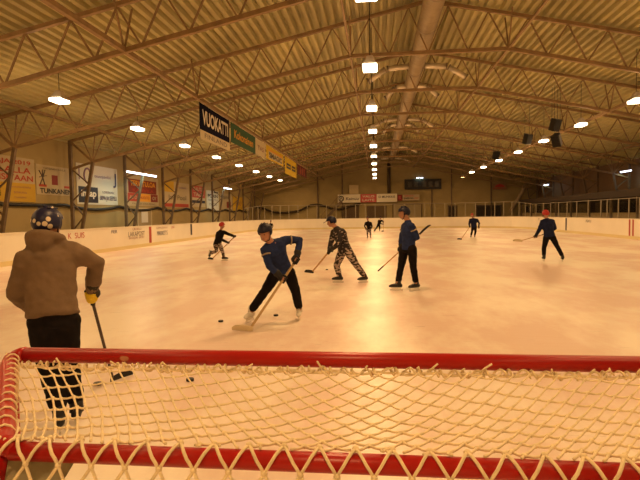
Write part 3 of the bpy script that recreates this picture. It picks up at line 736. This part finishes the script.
sb = endsign(3.75, 8.55, 4.75, 6.1, mat('score_black', (.02, .016, .012), .5), 'scoreboard', 'long dark scoreboard high on the far wall', 'scoreboard')
bm = BM()
for x in (-1.7, -.9, .2, 1.0, 1.8):
    bm = BM(); box(bm, (x, -.05, .68), (.5, .02, .75)); obj('digit_window', bm, mat('score_digit', (.05, .04, .03), .3), sb)
pass
t = endsign(15.1, 16.9, 4.5, 5.3, mat('sign_brown', (.30, .19, .10), .6), 'wall_sign', 'brown sign with a red dome emblem, far right on the end wall', 'sign')
bm = BM(); vs = [bm.verts.new((.62 * math.cos(i * PI / 12), -.05, .32 + .4 * math.sin(i * PI / 12))) for i in range(13)]; bm.faces.new(vs); obj('emblem', bm, INKR, t)
etext(t, 'PUNAMULTA', 16, 4.68, 1.6, .16, INKR)
# end wall posts
for x, lab in ((-7.9, 'dark steel post on the far wall behind the waving cable'), (-4.55, 'dark steel post on the far wall left of the signs'), (7.35, 'dark steel post on the far wall under the scoreboard'), (9.9, 'dark steel post on the far wall right of the scoreboard'), (15.0, 'dark steel post on the far wall by the red emblem')):
    z1 = 4.7 if x == 7.35 else ztop(x) - .1
    bm = BM(); bar(bm, (x, FY - .1, 0), (x, FY - .1, z1), .16, .16)
    tag(obj('wall_post', bm, STEEL2, None), lab, 'post', 'posts against the far wall')
# doors on the end wall
def enddoor(n, x0, x1, z1, m, fm):
    d = empty('door_%d' % n, ((x0 + x1) / 2, FY - .04, 0)); d['kind'] = 'structure'
    bm = BM(); box(bm, (0, 0, z1 / 2), (x1 - x0, .06, z1)); obj('door_leaf', bm, m, d)
    bm = BM()
    for s in (-1, 1): box(bm, (s * (x1 - x0) / 2, -.03, z1 / 2), (.14, .08, z1))
    box(bm, (0, -.03, z1), (x1 - x0 + .14, .08, .14)); obj('door_frame', bm, fm, d)
DD = mat('door_dark', (.03, .02, .015), .6); DF = mat('door_frame_dark', (.14, .09, .05), .6); DT = mat('door_leaf_tan', (.40, .32, .18), .6)
enddoor(2, 2.2, 6.0, 2.85, DT, DF); enddoor(3, -4.3, -2.4, 2.7, mat('door_brown', (.13, .08, .04), .6), DF)
enddoor(4, -1.2, 1.3, 2.6, mat('door_brown', (.13, .08, .04), .6), DF); enddoor(5, 9.5, 10.6, 2.5, DD, DF); enddoor(6, 13.1, 16.3, 2.5, DD, DF)
# stair to the left of the signs
st = thing('steel_stair', 'dark steel stair climbing the far wall beside the signs', 'stair', (-7.6, FY - 1.15, 0))
bm = BM(); bar(bm, (0, -.4, .1), (3.0, -.4, 3.3), .1, .3); bar(bm, (0, .4, .1), (3.0, .4, 3.3), .1, .3); obj('stringer', bm, STEEL2, st)
bm = BM()
for i in range(14): box(bm, (.15 + i * .21, 0, .3 + i * .225), (.26, .8, .04))
obj('treads', bm, STEEL2, st)
bm = BM(); bar(bm, (.0, -.4, 1.2), (3.0, -.4, 4.35), .05)
for i in range(4): bar(bm, (.3 + i * .8, -.4, .4 + i * .85), (.3 + i * .8, -.4, 1.5 + i * .85), .04)
obj('handrail', bm, STEEL2, st)

# ------------------------------------------------------------------ spectator gallery behind the right boards
ga = thing('spectator_gallery', 'long dark spectator gallery with windows behind the right boards', 'gallery', (17.2, 35.0, 0))
bm = BM(); box(bm, (0, 3, 2.78), (.16, 54, .5)); obj('fascia', bm, mat('fascia_brown', (.05, .032, .02), .6), ga)
bm = BM(); box(bm, (1.6, 3, 2.62), (3.0, 54, .14)); obj('deck', bm, mat('deck_dark', (.08, .05, .03), .8), ga)
bm = BM(); box(bm, (.35, 3, .72), (.14, 54, 1.44)); obj('low_wall', bm, mat('low_wall', (.34, .26, .13), .7), ga)
bm = BM(); box(bm, (1.9, 3, 1.3), (.1, 54, 2.5)); obj('back_panel', bm, mat('back_dark', (.045, .03, .02), .7), ga)
for y in range(-22, 31, 4):
    bm = BM(); box(bm, (.2, y, 1.28), (.14, .14, 2.5)); obj('support_post', bm, STEEL2, ga)
for y in range(-20, 30, 4):
    bm = BM(); box(bm, (.42, y, 1.86), (.03, 2.6, .78)); obj('dark_window', bm, mat('dark_glass', (.015, .012, .01), .15), ga)
# ------------------------------------------------------------------ goal
GX, GY = -.10, 1.48
g = thing('goal', 'red steel hockey goal with a cream net in the foreground', 'goal', (GX, GY, 0))
HW, RWD, RY, GZ = 1.04, .605, -.615, 1.2
bm = BM(); tube(bm, [(-HW + .06, 0, GZ), (HW - .06, 0, GZ)], .0228, 20); 
obj('crossbar', bm, RED, g, True)
for s in (-1, 1):
    bm = BM()
    c = [(s * (HW - .06 + .06 * math.sin(a)), 0, GZ - .06 + .06 * math.cos(a)) for a in [i * PI / 12 for i in range(7)]]
    tube(bm, c + [(s * HW, 0, 0.0)], .0245, 18); obj('post', bm, RED, g, True)
    bm = BM()
    tube(bm, [(s * (HW - .015), -.01, GZ - .01), (s * (HW - .10), -.14, GZ), (s * (RWD + .02), RY + .06, GZ), (s * (RWD - .01), RY + .015, GZ), (s * (RWD - .05), RY, GZ)], .019, 14)
    obj('side_bar', bm, RED, g, True)
    bm = BM(); tube(bm, [(s * RWD, RY + .02, GZ - .005), (s * RWD, RY - .02, GZ - .12), (s * (RWD + .05), RY - .38, .05)], .018, 14); obj('rear_upright', bm, RED, g, True)
    bm = BM(); tube(bm, [(s * HW, 0, .02), (s * (HW + .02), -.35, .02), (s * (HW - .1), -.75, .02), (s * (RWD + .05), RY - .38, .03)], .022, 14); obj('base_bar', bm, RED, g, True)
bm = BM(); tube(bm, [(-RWD + .04, RY, GZ - .004), (RWD - .04, RY, GZ - .004)], .0170, 18); obj('rear_bar', bm, RED, g, True)
bm = BM(); tube(bm, [(-RWD - .05, RY - .38, .03), (0, RY - .5, .03), (RWD + .05, RY - .38, .03)], .022, 14); obj('base_bar', bm, RED, g, True)

W2, H2 = .0345, .044                                                # half a mesh across / along
def side_pull(x):
    dl, dr = x + HW, HW - x
    return .42 * math.exp(-dl / .5) - .42 * math.exp(-dr / .5)
def toppt(X, T):
    t = T / .60; x = X + side_pull(X) * t
    jit = math.sin(X * 91 + T * 57) * .003
    return V((x + jit, -.028 + (RY + .028) * t, GZ - .022 + .040 * t - .030 * math.sin(PI * t) + jit * .6))
def warp(i, j):
    X = i * W2; return X, j * H2 - 1.15 * (math.sqrt(X * X + .35 * .35) - .35)
bm = BM()
NI = 29
for j in range(-2, 42):
    for i in range(-NI, NI + 1):
        if (i + j) % 2: continue
        X, T = warp(i, j)
        for di in (-1, 1):
            if abs(i + di) > NI: continue
            X2, T2 = warp(i + di, j + 1)
            A, B = (X, T), (X2, T2)
            lo_, hi_ = 0.0, .60
            if max(T, T2) <= lo_ or min(T, T2) >= hi_: continue
            def cl(P, Q):
                for L_ in (lo_, hi_):
                    if (P[1] - L_) * (Q[1] - L_) < 0 and ((P[1] < lo_) if L_ == lo_ else (P[1] > hi_)):
                        f = (L_ - P[1]) / (Q[1] - P[1]); return (P[0] + (Q[0] - P[0]) * f, L_)
                return P
            A2, B2 = cl(A, B), cl(B, A)
            a, b = toppt(*A2), toppt(*B2)
            if (a - b).length < .004: continue
            tube(bm, [a, (a + b) / 2 + V((0, 0, -.002)), b], [.0030, .0023, .0030], 6)
        if 0 < T < .60: ball(bm, toppt(X, T), ((.0054, 0, 0), (0, .0054, 0), (0, 0, .0046)), 6)
obj('net', bm, CORD, g, True)
# back of the net: looped over the rear bar and hanging down behind it
def backpt(u, sarc):
    R = .0225
    if sarc < R * PI * .62:
        a = PI / 2 + sarc / R; y, z = R * math.cos(a), R * math.sin(a)
    else:
        a = PI / 2 + PI * .62; q = sarc - R * PI * .62; y, z = R * math.cos(a) - q * .30, R * math.sin(a) - q * .95
    return V((u * (1 + .06 * sarc), RY + y, GZ + z))
bm = BM()
NBK = 40; pit = (2 * RWD + .02) / NBK
for j in range(0, 24):
    for k in range(NBK + 1):
        if (k + j) % 2: continue
        u0 = -RWD - .01 + k * pit
        for di in (-1, 1):
            if not 0 <= k + di <= NBK: continue
            u1 = u0 + di * pit
            pts = [backpt(u0 + (u1 - u0) * f, (j + f) * .052) for f in (0, .2, .4, .6, .8, 1)]
            tube(bm, pts, .0031, 6)
        ball(bm, backpt(u0, j * .052), ((.0062, 0, 0), (0, .0055, 0), (0, 0, .0055)), 6)
obj('back_net', bm, CORD, g, True)
# side netting
for s in (-1, 1):
    bm = BM(); NS, NV = 12, 28
    def sp(i, j):
        t, v = i / NS, j / NV
        return V((s * ((HW - .01) + (RWD - HW + .02) * t + .05 * t * v), -.02 + (RY) * t - .38 * t * v, (GZ - .02) * (1 - v) + .03))
    for j in range(NV):
        for i in range(NS + 1):
            if (i + j) % 2: continue
            for di in (-1, 1):
                if 0 <= i + di <= NS: tube(bm, [sp(i, j), sp(i + di, j + 1)], .003, 5, caps=False)
    obj('side_net', bm, CORD, g, True)
# lacing cord wound along the crossbar
bm = BM(); pts = []
n = 900
for k in range(n):
    x = -HW + .05 + (2 * HW - .1) * k / (n - 1); a = k * .45
    w = .011 + .004 * math.sin(k * .13)
    pts.append((x + .008 * math.sin(a * .5), -.024 + w * math.cos(a), GZ - .026 + .010 * math.sin(a) + .003 * math.sin(k * .05)))
tube(bm, pts, .0033, 6)
pts = [(-HW + .05 + (2 * HW - .1) * k / 300, -.030 + .004 * math.sin(k * .7), GZ - .028 + .003 * math.sin(k * .31)) for k in range(301)]
tube(bm, pts, .004, 6)
rr = random.Random(4)
for k in range(26):                                                 # loose cord ends sticking up
    x = -HW + .08 + (2 * HW - .16) * rr.random(); d = V((rr.uniform(-.03, .03), -.014, rr.uniform(.012, .03)))
    p0 = V((x, -.03, GZ - .022)); tube(bm, [p0, p0 + d * .5, p0 + d + V((.006, 0, 0))], .0028, 5)
obj('lacing_cord', bm, CORD, g, True)
# cord tying the net round each side bar
for s in (-1, 1):
    bm = BM(); pts = []
    for k in range(120):
        t = k / 119; a = k * .62
        c = V((s * (HW - .06), -.06, GZ)).lerp(V((s * (RWD + .0), RY + .03, GZ)), t)
        pts.append(c + V((math.cos(a) * .022, 0, math.sin(a) * .022)))
    tube(bm, pts, .0026, 6)
    obj('side_lacing', bm, CORD, g, True)
bm = BM()
vs = [bm.verts.new(p) for p in ((-RWD + .005, RY + .02, GZ - .02), (-RWD + .15, RY + .02, GZ - .025), (-RWD + .11, RY - .01, GZ - .10), (-RWD + .075, RY - .06, GZ - .24), (-RWD + .0, RY - .06, GZ - .24))]
bm.faces.new(vs); bmesh.ops.solidify(bm, geom=bm.faces[:], thickness=.004)
tag(obj('canvas_flap', bm, mat('canvas_grey', (.46, .44, .32), .8, 0, .2, .15, 30), g), 'grey green canvas flap at the rear corner')

# ------------------------------------------------------------------ pucks
PUCKS = [((-2.70, 4.70), 'black puck on the ice nearest the grey jacketed skater'), ((-1.84, 4.88), 'black puck alone on the ice just beyond the goal net'),
         ((-2.38, 7.67), 'black puck left of the bending skater in the blue jersey'), ((-1.62, 8.16), 'black puck between the skates of the bending skater in blue'),
         ((-1.45, 15.03), 'black puck by the stick of the skater in patterned clothes')]
for i, ((x, y), lab) in enumerate(PUCKS):
    if i == 0:
        bm = BM(); tube(bm, [(0, 0, 0), (0, 0, .002), (0, 0, .0235), (0, 0, .0255)], [.034, .0381, .0381, .034], 24)
        pk = obj('puck', bm, BLACK, None)
    else:
        pk = bpy.data.objects.new('puck', bpy.data.objects['puck'].data); COL.objects.link(pk)
    pk.location = (x, y, .001)
    tag(pk, lab, 'puck', 'pucks lying on the ice')

# ------------------------------------------------------------------ skaters
CR = V((.994, .108, 0)); CF = V((-.108, .994, 0))                   # picture right / away from the goal
def hockey_stick(j, bd, label, shaft=WOOD, hh=1.0, sw_=.03, blade_m=TAPE, blen=.27, tape_len=.0, along=False):
    a, b = V(j['st0']), V(j['st1'])
    t = thing('hockey_stick', label, 'hockey stick', b, 0, 'hockey sticks held by the skaters')
    d = (b - a).normalized()
    bm = BM(); bar(bm, a - b, -d * .03, sw_, sw_ * .8); obj('shaft', bm, shaft, t)
    bm = BM(); bar(bm, a - b - d * .005, a - b + d * .16, .034, .028); obj('grip_tape', bm, TAPE, t)
    if along: bdir = (d + V((0, 0, bd))).normalized()
    else: bdir = (CR * bd[0] + CF * bd[1]).normalized()
    up = V((0, 0, 1)); side = bdir.cross(up).normalized(); up = side.cross(bdir).normalized()
    bm = BM(); rings = []
    for k in range(7):
        u = k / 6; cv = .03 * u * u
        h = .033 + .008 * math.sin(u * PI) - (.012 if u > .9 else 0)
        c = bdir * (blen * u - .03) + side * cv + up * (h - .045 + .012 * u)
        rings.append((c, side * .008, up * h * hh))
    loft(bm, rings, 8); obj('blade', bm, blade_m, t)
    return t

def skater(key, label, jm, tm, helm, gm, face, s=1.0, vox=.02, shoe=BLACK, stick_hands='', bulky=1.0, hood=False, cap=False, hem=.06, cage=False, tilt=-.05, leg=1.0, lab_h=None, skin_vis=True, sleeve=None, group=None):
    J = {k: V(v) for k, v in PEOPLE[key].items()}
    base = (J['anA'] + J['anB']) / 2; base.z = 0
    root = thing('person', label, 'person', base, 0, group or 'hockey players on the ice')
    for k in J: J[k] = J[k] - base
    up = V((0, 0, 1))
    F = (CR * face[0] + CF * face[1]).normalized()
    Hf = (F + up * tilt).normalized(); Hs = Hf.cross(up).normalized(); Hu = Hs.cross(Hf).normalized()
    sd = None
    if 'st0' in J:
        sd = (J['st1'] - J['st0']).normalized()
        for h in stick_hands:
            k = 'ha' + h; J[k] = J['st0'] + sd * max(.05, (J[k] - J['st0']).dot(sd))
    pel, che, nec, hd = J['pelvis'], J['chest'], J['neck'], J['head']
    sh = J['shB'] - J['shA']; hp = J['hipB'] - J['hipA']
    shn = sh.normalized(); hpn = hp.normalized()
    sp = (nec - pel).normalized()
    def ring(c, ax, w, d):
        ax = (ax - sp * ax.dot(sp)).normalized(); ay = sp.cross(ax).normalized()
        return (c, ax * w, ay * d)
    sw = sh.length / 2
    smid = (J['shA'] + J['shB']) / 2
    def torso(bm, k, hem_):
        mid = (pel + che) / 2
        w = max(.155 * s, sw * .82)
        loft(bm, [ring(pel - sp * (hem_ + .02), hpn, .13 * s * k, .10 * s * k), ring(pel - sp * hem_, hpn, w * 1.06 * k, .132 * s * k), ring(pel + sp * .03, hpn, w * 1.0 * k, .128 * s * k),
                  ring(mid, (hpn + shn), w * .98 * k, .122 * s * k), ring(che, shn, (sw + .015) * k, .128 * s * k),
                  ring(che.lerp(smid, .75), shn, (sw + .02) * k, .112 * s * k), ring(smid + sp * .045 * s, shn, sw * .62 * k, .082 * s * k),
                  ring(nec.lerp(smid, .35) + sp * .01, shn, .075 * s * k, .072 * s * k), ring(nec + sp * .01, shn, .06 * s * k, .06 * s * k)], 24)
    def arm(bm, X, k, wrist=.07):
        a, e, h = J['sh' + X], J['el' + X], J['ha' + X]
        w = h + (e - h).normalized() * wrist * s
        tube(bm, [a + (smid - a) * .25, a, a.lerp(e, .5), e, e.lerp(w, .5), w], [.078 * s * k, .076 * s * k, .067 * s * k, .060 * s * k, .055 * s * k, .046 * s * k], 14, round_ends=True)
    def legs(bm, k, ext=0.0):
        for X in 'AB':
            a, n, b = J['hip' + X], J['kn' + X], J['an' + X]
            e = b + (n - b).normalized() * (.06 - ext) * s
            tube(bm, [a, a.lerp(n, .45), n, n.lerp(e, .45), e], [.105 * s * k, .092 * s * k, .072 * s * k, .070 * s * k, .060 * s * k * (1.0 + .1 * k)], 14, round_ends=True)
    # body: one continuous surface under the clothes
    bm = BM(); torso(bm, .84, .0)
    for X in 'AB': arm(bm, X, .74, .0); ball(bm, J['ha' + X], ((.036 * s, 0, 0), (0, .036 * s, 0), (0, 0, .036 * s)), 10)
    legs(bm, .80, .05)
    loft(bm, [(pel - sp * .08, hpn * .12 * s, sp.cross(hpn) * .09 * s), (pel + sp * .05, hpn * .13 * s, sp.cross(hpn) * .1 * s)], 16)
    tube(bm, [nec - sp * .06, nec, hd - Hu * .05 * s], [.062 * s, .056 * s, .056 * s], 12, round_ends=True)
    ball(bm, hd, (Hs * .076 * s, Hf * .095 * s, Hu * .108 * s), 18)
    ball(bm, hd - Hu * .062 * s + Hf * .032 * s, (Hs * .054 * s, Hf * .062 * s, Hu * .056 * s), 14)     # jaw
    tube(bm, [hd + Hf * .088 * s + Hu * .008 * s, hd + Hf * .112 * s - Hu * .026 * s, hd + Hf * .094 * s - Hu * .034 * s], [.011 * s, .016 * s, .013 * s], 8, round_ends=True)   # nose
    for q in (-1, 1): ball(bm, hd + Hs * q * .078 * s - Hu * .012 * s, (Hs * .012 * s, Hf * .022 * s, Hu * .032 * s), 8)
    fuse('body', bm, SKIN, root, min(vox, .016) * s, 2)
    for q in (-1, 1):
        bm = BM(); ball(bm, hd + Hs * q * .031 * s + Hf * .088 * s + Hu * .012 * s, (Hs * .010 * s, Hf * .008 * s, Hu * .006 * s), 8)
        obj('eye', bm, BLACK, root, True)
    bm = BM(); ball(bm, hd + Hf * .090 * s - Hu * .062 * s, (Hs * .022 * s, Hf * .006 * s, Hu * .006 * s), 8); obj('mouth', bm, mat('lips', (.40, .15, .12), .5), root, True)
    # jacket
    bm = BM(); torso(bm, 1.0 * bulky, hem)
    for X in 'AB': arm(bm, X, 1.0 * bulky)
    if hood:
        pts = []
        hc = nec + sp * .035 - F * .02
        for k in range(20):
            a = 2 * PI * k / 20; pts.append(hc + (Hs * math.cos(a) * .098 + F * math.sin(a) * .098) * s + up * (-.025 * math.sin(a)) * s)
        tube(bm, pts, .043 * s, 12, closed=True)
        ball(bm, nec - F * .09 * s + up * .0 * s, (Hs * .112 * s, F * .07 * s, up * .085 * s), 16)
    jk = fuse('jacket', bm, jm, root, vox * .9 * s, 3, .009 * s)
    if sleeve:
        for X in 'AB':
            a, e = J['sh' + X], J['el' + X]
            bm = BM(); tube(bm, [a.lerp(e, .30), a.lerp(e, .38)], .078 * s * bulky, 14)
            obj('arm_band', bm, sleeve, jk, True)
    # trousers
    bm = BM(); legs(bm, leg)
    loft(bm, [(pel - sp * .10 * s, hpn * .15 * s, sp.cross(hpn) * .115 * s), (pel - sp * .02 * s, hpn * .158 * s, sp.cross(hpn) * .122 * s), (pel + sp * .06 * s, hpn * .145 * s, sp.cross(hpn) * .115 * s)], 20)
    fuse('trousers', bm, tm, root, vox * s, 3, .007 * s)
    # helmet or cap
    bm = BM()
    ball(bm, hd + Hu * .022 * s - Hf * .008 * s, (Hs * .106 * s, Hf * .130 * s, Hu * .120 * s), 22)
    cut = hd - Hu * .012 * s
    dele = [v for v in bm.verts if (v.co - cut).dot(Hu) < -.055 * s * max(0, min(1, .5 - (v.co - hd).dot(Hf) / (.16 * s))) - (.0 if (v.co - hd).dot(Hf) < .03 * s else -.05 * s)]
    bmesh.ops.delete(bm, geom=dele, context='VERTS')
    bmesh.ops.solidify(bm, geom=bm.faces[:], thickness=.012 * s)
    hm = obj('cap' if cap else 'helmet', bm, helm, root, True)
    if cap:
        bm = BM(); loft(bm, [(hd + Hf * .09 * s + Hu * .055 * s, Hs * .08 * s, Hu * .008 * s), (hd + Hf * .19 * s + Hu * .035 * s, Hs * .05 * s, Hu * .006 * s)], 14); obj('brim', bm, helm, hm, True)
    else:
        bm = BM(); tube(bm, [hd + Hs * .085 * s - Hu * .02 * s, hd + Hs * .06 * s - Hu * .10 * s + Hf * .03 * s, hd - Hu * .122 * s + Hf * .045 * s, hd - Hs * .06 * s - Hu * .10 * s + Hf * .03 * s, hd - Hs * .085 * s - Hu * .02 * s], .007 * s, 6)
        obj('chin_strap', bm, BLACK, hm, True)
        bm = BM()
        for q in (-1, 0, 1): tube(bm, [hd + Hs * q * .045 * s + Hu * .142 * s * (1 - .08 * abs(q)) + Hf * .04 * s, hd + Hs * q * .045 * s + Hu * .142 * s * (1 - .08 * abs(q)) - Hf * .05 * s], .008 * s, 6, round_ends=True)
        obj('vent_ridge', bm, helm, hm, True)
    # gloves with fingers
    for X in 'AB':
        h, e = J['ha' + X], J['el' + X]
        fd = (h - e).normalized()
        holding = sd is not None and X in stick_hands
        ax = sd if holding else fd.cross(up if abs(fd.z) < .9 else F).normalized()
        q = (-fd - ax * (-fd).dot(ax))
        q = q.normalized() if q.length > .05 else frame(ax)[0]
        b = ax.cross(q).normalized()
        R = .024 * s if holding else .036 * s
        gl_ = empty('glove'); gl_.parent = root
        bm = BM()
        ball(bm, h + q * (R + .016 * s), (ax * .050 * s, b * .040 * s, q * .022 * s), 12)
        tube(bm, [h + q * (R + .018 * s), h - fd * .075 * s, h - fd * .13 * s], [.040 * s, .046 * s, .058 * s], 12, round_ends=True)
        obj('palm', bm, gm, gl_, True)
        ln = (.86, 1.0, .95, .75)
        for k in range(4):
            off = ax * (k - 1.5) * .025 * s; rr_ = R + .010 * s
            span = (3.9 if holding else 3.2) * ln[k]
            arc = [h + off + (q * math.cos(.5 + t) + b * math.sin(.5 + t)) * rr_ for t in [span * i / 6 for i in range(7)]]
            bm = BM(); tube(bm, arc, [.0145 * s] * 5 + [.013 * s, .011 * s], 8, round_ends=True)
            obj('finger', bm, YEL if (gm.name == 'glove_black_yellow') else gm, gl_, True)
        arc = [h - ax * .045 * s + (q * math.cos(t) - b * math.sin(t)) * (R + .014 * s) for t in (.3, .9, 1.5, 2.1)]
        bm = BM(); tube(bm, arc, [.017 * s, .017 * s, .015 * s, .012 * s], 8, round_ends=True); obj('thumb', bm, gm, gl_, True)
    # skates
    for X in 'AB':
        an, to, kn = J['an' + X], J['toe_a' if X == 'A' else 'toe_b'], J['kn' + X]
        f = (to - an).normalized(); shin = (kn - an).normalized()
        grounded = abs(an.z - .17) < .02 and abs(to.z - .17) < .02
        u = up if grounded else (shin - f * shin.dot(f)).normalized()
        w = f.cross(u).normalized()
        k_ = empty('skate'); k_.parent = root
        z = lambda q: an + u * q
        bm = BM()
        L_ = .17 * s
        loft(bm, [(z(-.062) - f * .088 * s, w * .020 * s, u * .022), (z(-.056) - f * .07 * s, w * .036 * s, u * .040), (z(-.050), w * .040 * s, u * .048), (z(-.058) + f * L_ * .45, w * .043 * s, u * .040), (z(-.066) + f * L_ * .8, w * .042 * s, u * .032), (z(-.072) + f * L_, w * .034 * s, u * .024), (z(-.076) + f * (L_ + .02), w * .016 * s, u * .012)], 14)
        tube(bm, [z(-.05) - f * .02 * s, z(.0) - f * .012 * s, z(0) + shin * .085 * s], [.052 * s, .050 * s, .054 * s], 14)
        ball(bm, z(.03) + f * .035 * s, (w * .026 * s, f * .018 * s, u * .06 * s), 10)
        obj('boot', bm, shoe, k_, True)
        bm = BM()
        for i in range(4): a = z(.02 - .022 * i) + f * (.048 + .012 * i) * s; tube(bm, [a - w * .024 * s, a + u * .006, a + w * .024 * s], .0045 * s, 5)
        obj('laces', bm, LACE, k_, True)
        bm = BM(); R3 = Matrix((f, w, u)).transposed()
        box(bm, z(-.115) + f * .035 * s, (.20 * s, .018, .03), R3); box(bm, z(-.105) - f * .04 * s, (.05 * s, .03, .02), R3); box(bm, z(-.105) + f * .11 * s, (.06 * s, .03, .02), R3)
        obj('blade_holder', bm, WHITE, k_)
        bm = BM(); bevbox(bm, z(-.148) + f * .035 * s, (.27 * s, .005, .038), .002, R3); obj('blade', bm, BLADE, k_)
    return root

def band(root_label): pass
JGREY = mat('jacket_taupe', (.165, .112, .070), .8, 0, .25, .14, 9, .5, 7)
CAMO = spots_mat('patterned_cloth', (.024, .016, .018), (.38, .30, .26), 8, .50, (1.5, 1.5, 3.0), .8)
CAMOD = spots_mat('patterned_sleeve', (.016, .012, .014), (.28, .22, .19), 8, .60, (1.5, 1.5, 3.2), .8)
HELM1 = mat('helmet_spots', (.010, .012, .055), .4)
_nt = HELM1.node_tree; _v = _nt.nodes.new('ShaderNodeTexVoronoi'); _v.inputs['Scale'].default_value = 15; _v.inputs['Randomness'].default_value = .75
_tc = _nt.nodes.new('ShaderNodeTexCoord'); _r = _nt.nodes.new('ShaderNodeValToRGB')
_r.color_ramp.elements[0].position = .27; _r.color_ramp.elements[0].color = (.72, .64, .50, 1); _r.color_ramp.elements[1].position = .31; _r.color_ramp.elements[1].color = (.010, .012, .055, 1)
_nt.links.new(_tc.outputs['Object'], _v.inputs['Vector']); _nt.links.new(_v.outputs['Distance'], _r.inputs['Fac']); _nt.links.new(_r.outputs['Color'], _nt.nodes['Principled BSDF'].inputs['Base Color'])
GYB = mat('glove_black_yellow', (.02, .018, .015), .7)
GBK = mat('glove_black', (.014, .013, .014), .7)

skater('P1', 'person in a taupe hooded jacket and spotted navy helmet, back turned, behind the net', JGREY, DARK, HELM1, GYB, (.25, 1), 1.0, .016, BLACK, 'B', 1.15, True, hem=.0, leg=1.02)
hockey_stick(PEOPLE['P1'], (.4, 1), 'hockey stick held low in a yellow glove by the taupe jacketed person', mat('stick_dark', (.05, .035, .03), .5), sw_=.022)
skater('P2', 'person in a navy blue jersey bending over a stick and puck, facing the goal', BLUE, DARK, NAVYPL, GBK, (-.35, -1), 1.0, .017, LACE, 'AB', .94, hem=.05, tilt=-.45, sleeve=mat('band_pale', (.30, .24, .17), .7))
hockey_stick(PEOPLE['P2'], (-1, .05), 'wooden hockey stick held by the bending person in navy blue', mat('stick_tan', (.46, .33, .16), .5), blade_m=mat('blade_pale', (.62, .52, .34), .5), blen=.30)
skater('P3', 'person in dark cap and black and pale patterned trousers striding left', CAMOD, CAMO, NAVYPL, GBK, (-1, .05), .97, .017, BLACK, 'AB', 1.08, cap=True, hem=.04, tilt=-.3, leg=1.08)
hockey_stick(PEOPLE['P3'], (-.8, .4), 'wooden hockey stick reaching left from the person in patterned trousers')
skater('P4', 'person in blue jersey and black trousers standing in profile, stick behind the back', BLUE, DARK, NAVYPL, GBK, (-1, -.08), 1.02, .017, BLACK, 'AB', .98, hem=.04, tilt=-.1, sleeve=mat('band_pale', (.30, .24, .17), .7))
j4 = dict(PEOPLE['P4']); j4['st0'], j4['st1'] = PEOPLE['P4']['st1'], PEOPLE['P4']['st0']
_d = V(j4['st1']) - V(j4['st0']); j4['st1'] = list(V(j4['st1']) - _d.normalized() * .26)
hockey_stick(j4, -.05, 'hockey stick held slanting behind the back of the person standing in profile', along=True, blen=.30, hh=.55)
skater('P5', 'person in red helmet and black top skating by the left boards, one leg lifted', DARK, CAMO, REDPL, GBK, (1, .25), .86, .018, BLACK, 'AB', 1.05, hem=.03, tilt=-.2)
hockey_stick(PEOPLE['P5'], (-.8, .4), 'hockey stick of the red helmeted skater near the left boards')
skater('P6', 'small distant person in black top and patterned trousers standing up the ice', DARK, CAMO, NAVYPL, GBK, (-.1, -1), .84, .02, BLACK, '', 1.0)
skater('P7', 'most distant person in black, crouching beside the patterned trousered one', DARK, DARK, NAVYPL, GBK, (.3, -1), .82, .02, BLACK, 'AB', 1.0, tilt=-.3)
hockey_stick(PEOPLE['P7'], (-.7, -.6), 'upright hockey stick of the most distant crouching person')
skater('P8', 'distant person in red helmet and navy top gliding toward the goal, right of centre', NAVY, DARK, REDPL, GBK, (-.1, -1), .92, .02, BLACK, 'A', 1.05)
hockey_stick(PEOPLE['P8'], (-.9, .3), 'thin hockey stick of the distant red helmeted person right of centre')
skater('P9', 'person in red helmet and blue jersey at the right, back turned, stick to the left', NAVY, DARK, REDPL, GBK, (-.35, 1), .98, .018, BLACK, 'AB', 1.08, hem=.04, tilt=-.15)
hockey_stick(PEOPLE['P9'], (-.75, .65), 'hockey stick with pale blade held by the red helmeted person at the right', blade_m=mat('blade_pale', (.62, .52, .34), .5), blen=.32)
skater('P10', 'tiny distant person in black mostly hidden behind the bending skater', DARK, DARK, NAVYPL, GBK, (.1, -1), .72, .02, BLACK, '', 1.05)

# ------------------------------------------------------------------ world, camera, view
w = bpy.data.worlds.new('World'); SC.world = w; w.use_nodes = True
w.node_tree.nodes['Background'].inputs[0].default_value = (.06, .045, .03, 1); w.node_tree.nodes['Background'].inputs[1].default_value = .2
cd = bpy.data.cameras.new('Camera'); cam = bpy.data.objects.new('Camera', cd); COL.objects.link(cam)
cd.sensor_width = 36; cd.lens = 520 / 640 * 36; cd.clip_start = .05; cd.clip_end = 300
yaw, pitch, roll = .1086, .0491, -.0144
fw = V((-math.sin(yaw) * math.cos(pitch), math.cos(yaw) * math.cos(pitch), -math.sin(pitch)))
r = V((math.cos(yaw), math.sin(yaw), 0)); u = r.cross(fw)
r2 = r * math.cos(roll) + u * math.sin(roll); u2 = u * math.cos(roll) - r * math.sin(roll)
Mx = Matrix((r2, u2, -fw)).transposed().to_4x4(); Mx.translation = V((0, 0, 1.62))
cam.matrix_world = Mx
SC.camera = cam
vs_ = SC.view_settings
vs_.view_transform = 'Standard'; vs_.look = 'None'; vs_.gamma = 1; vs_.use_curve_mapping = False
vs_.exposure = 0.0

bpy.data.scenes.remove(BENCH)
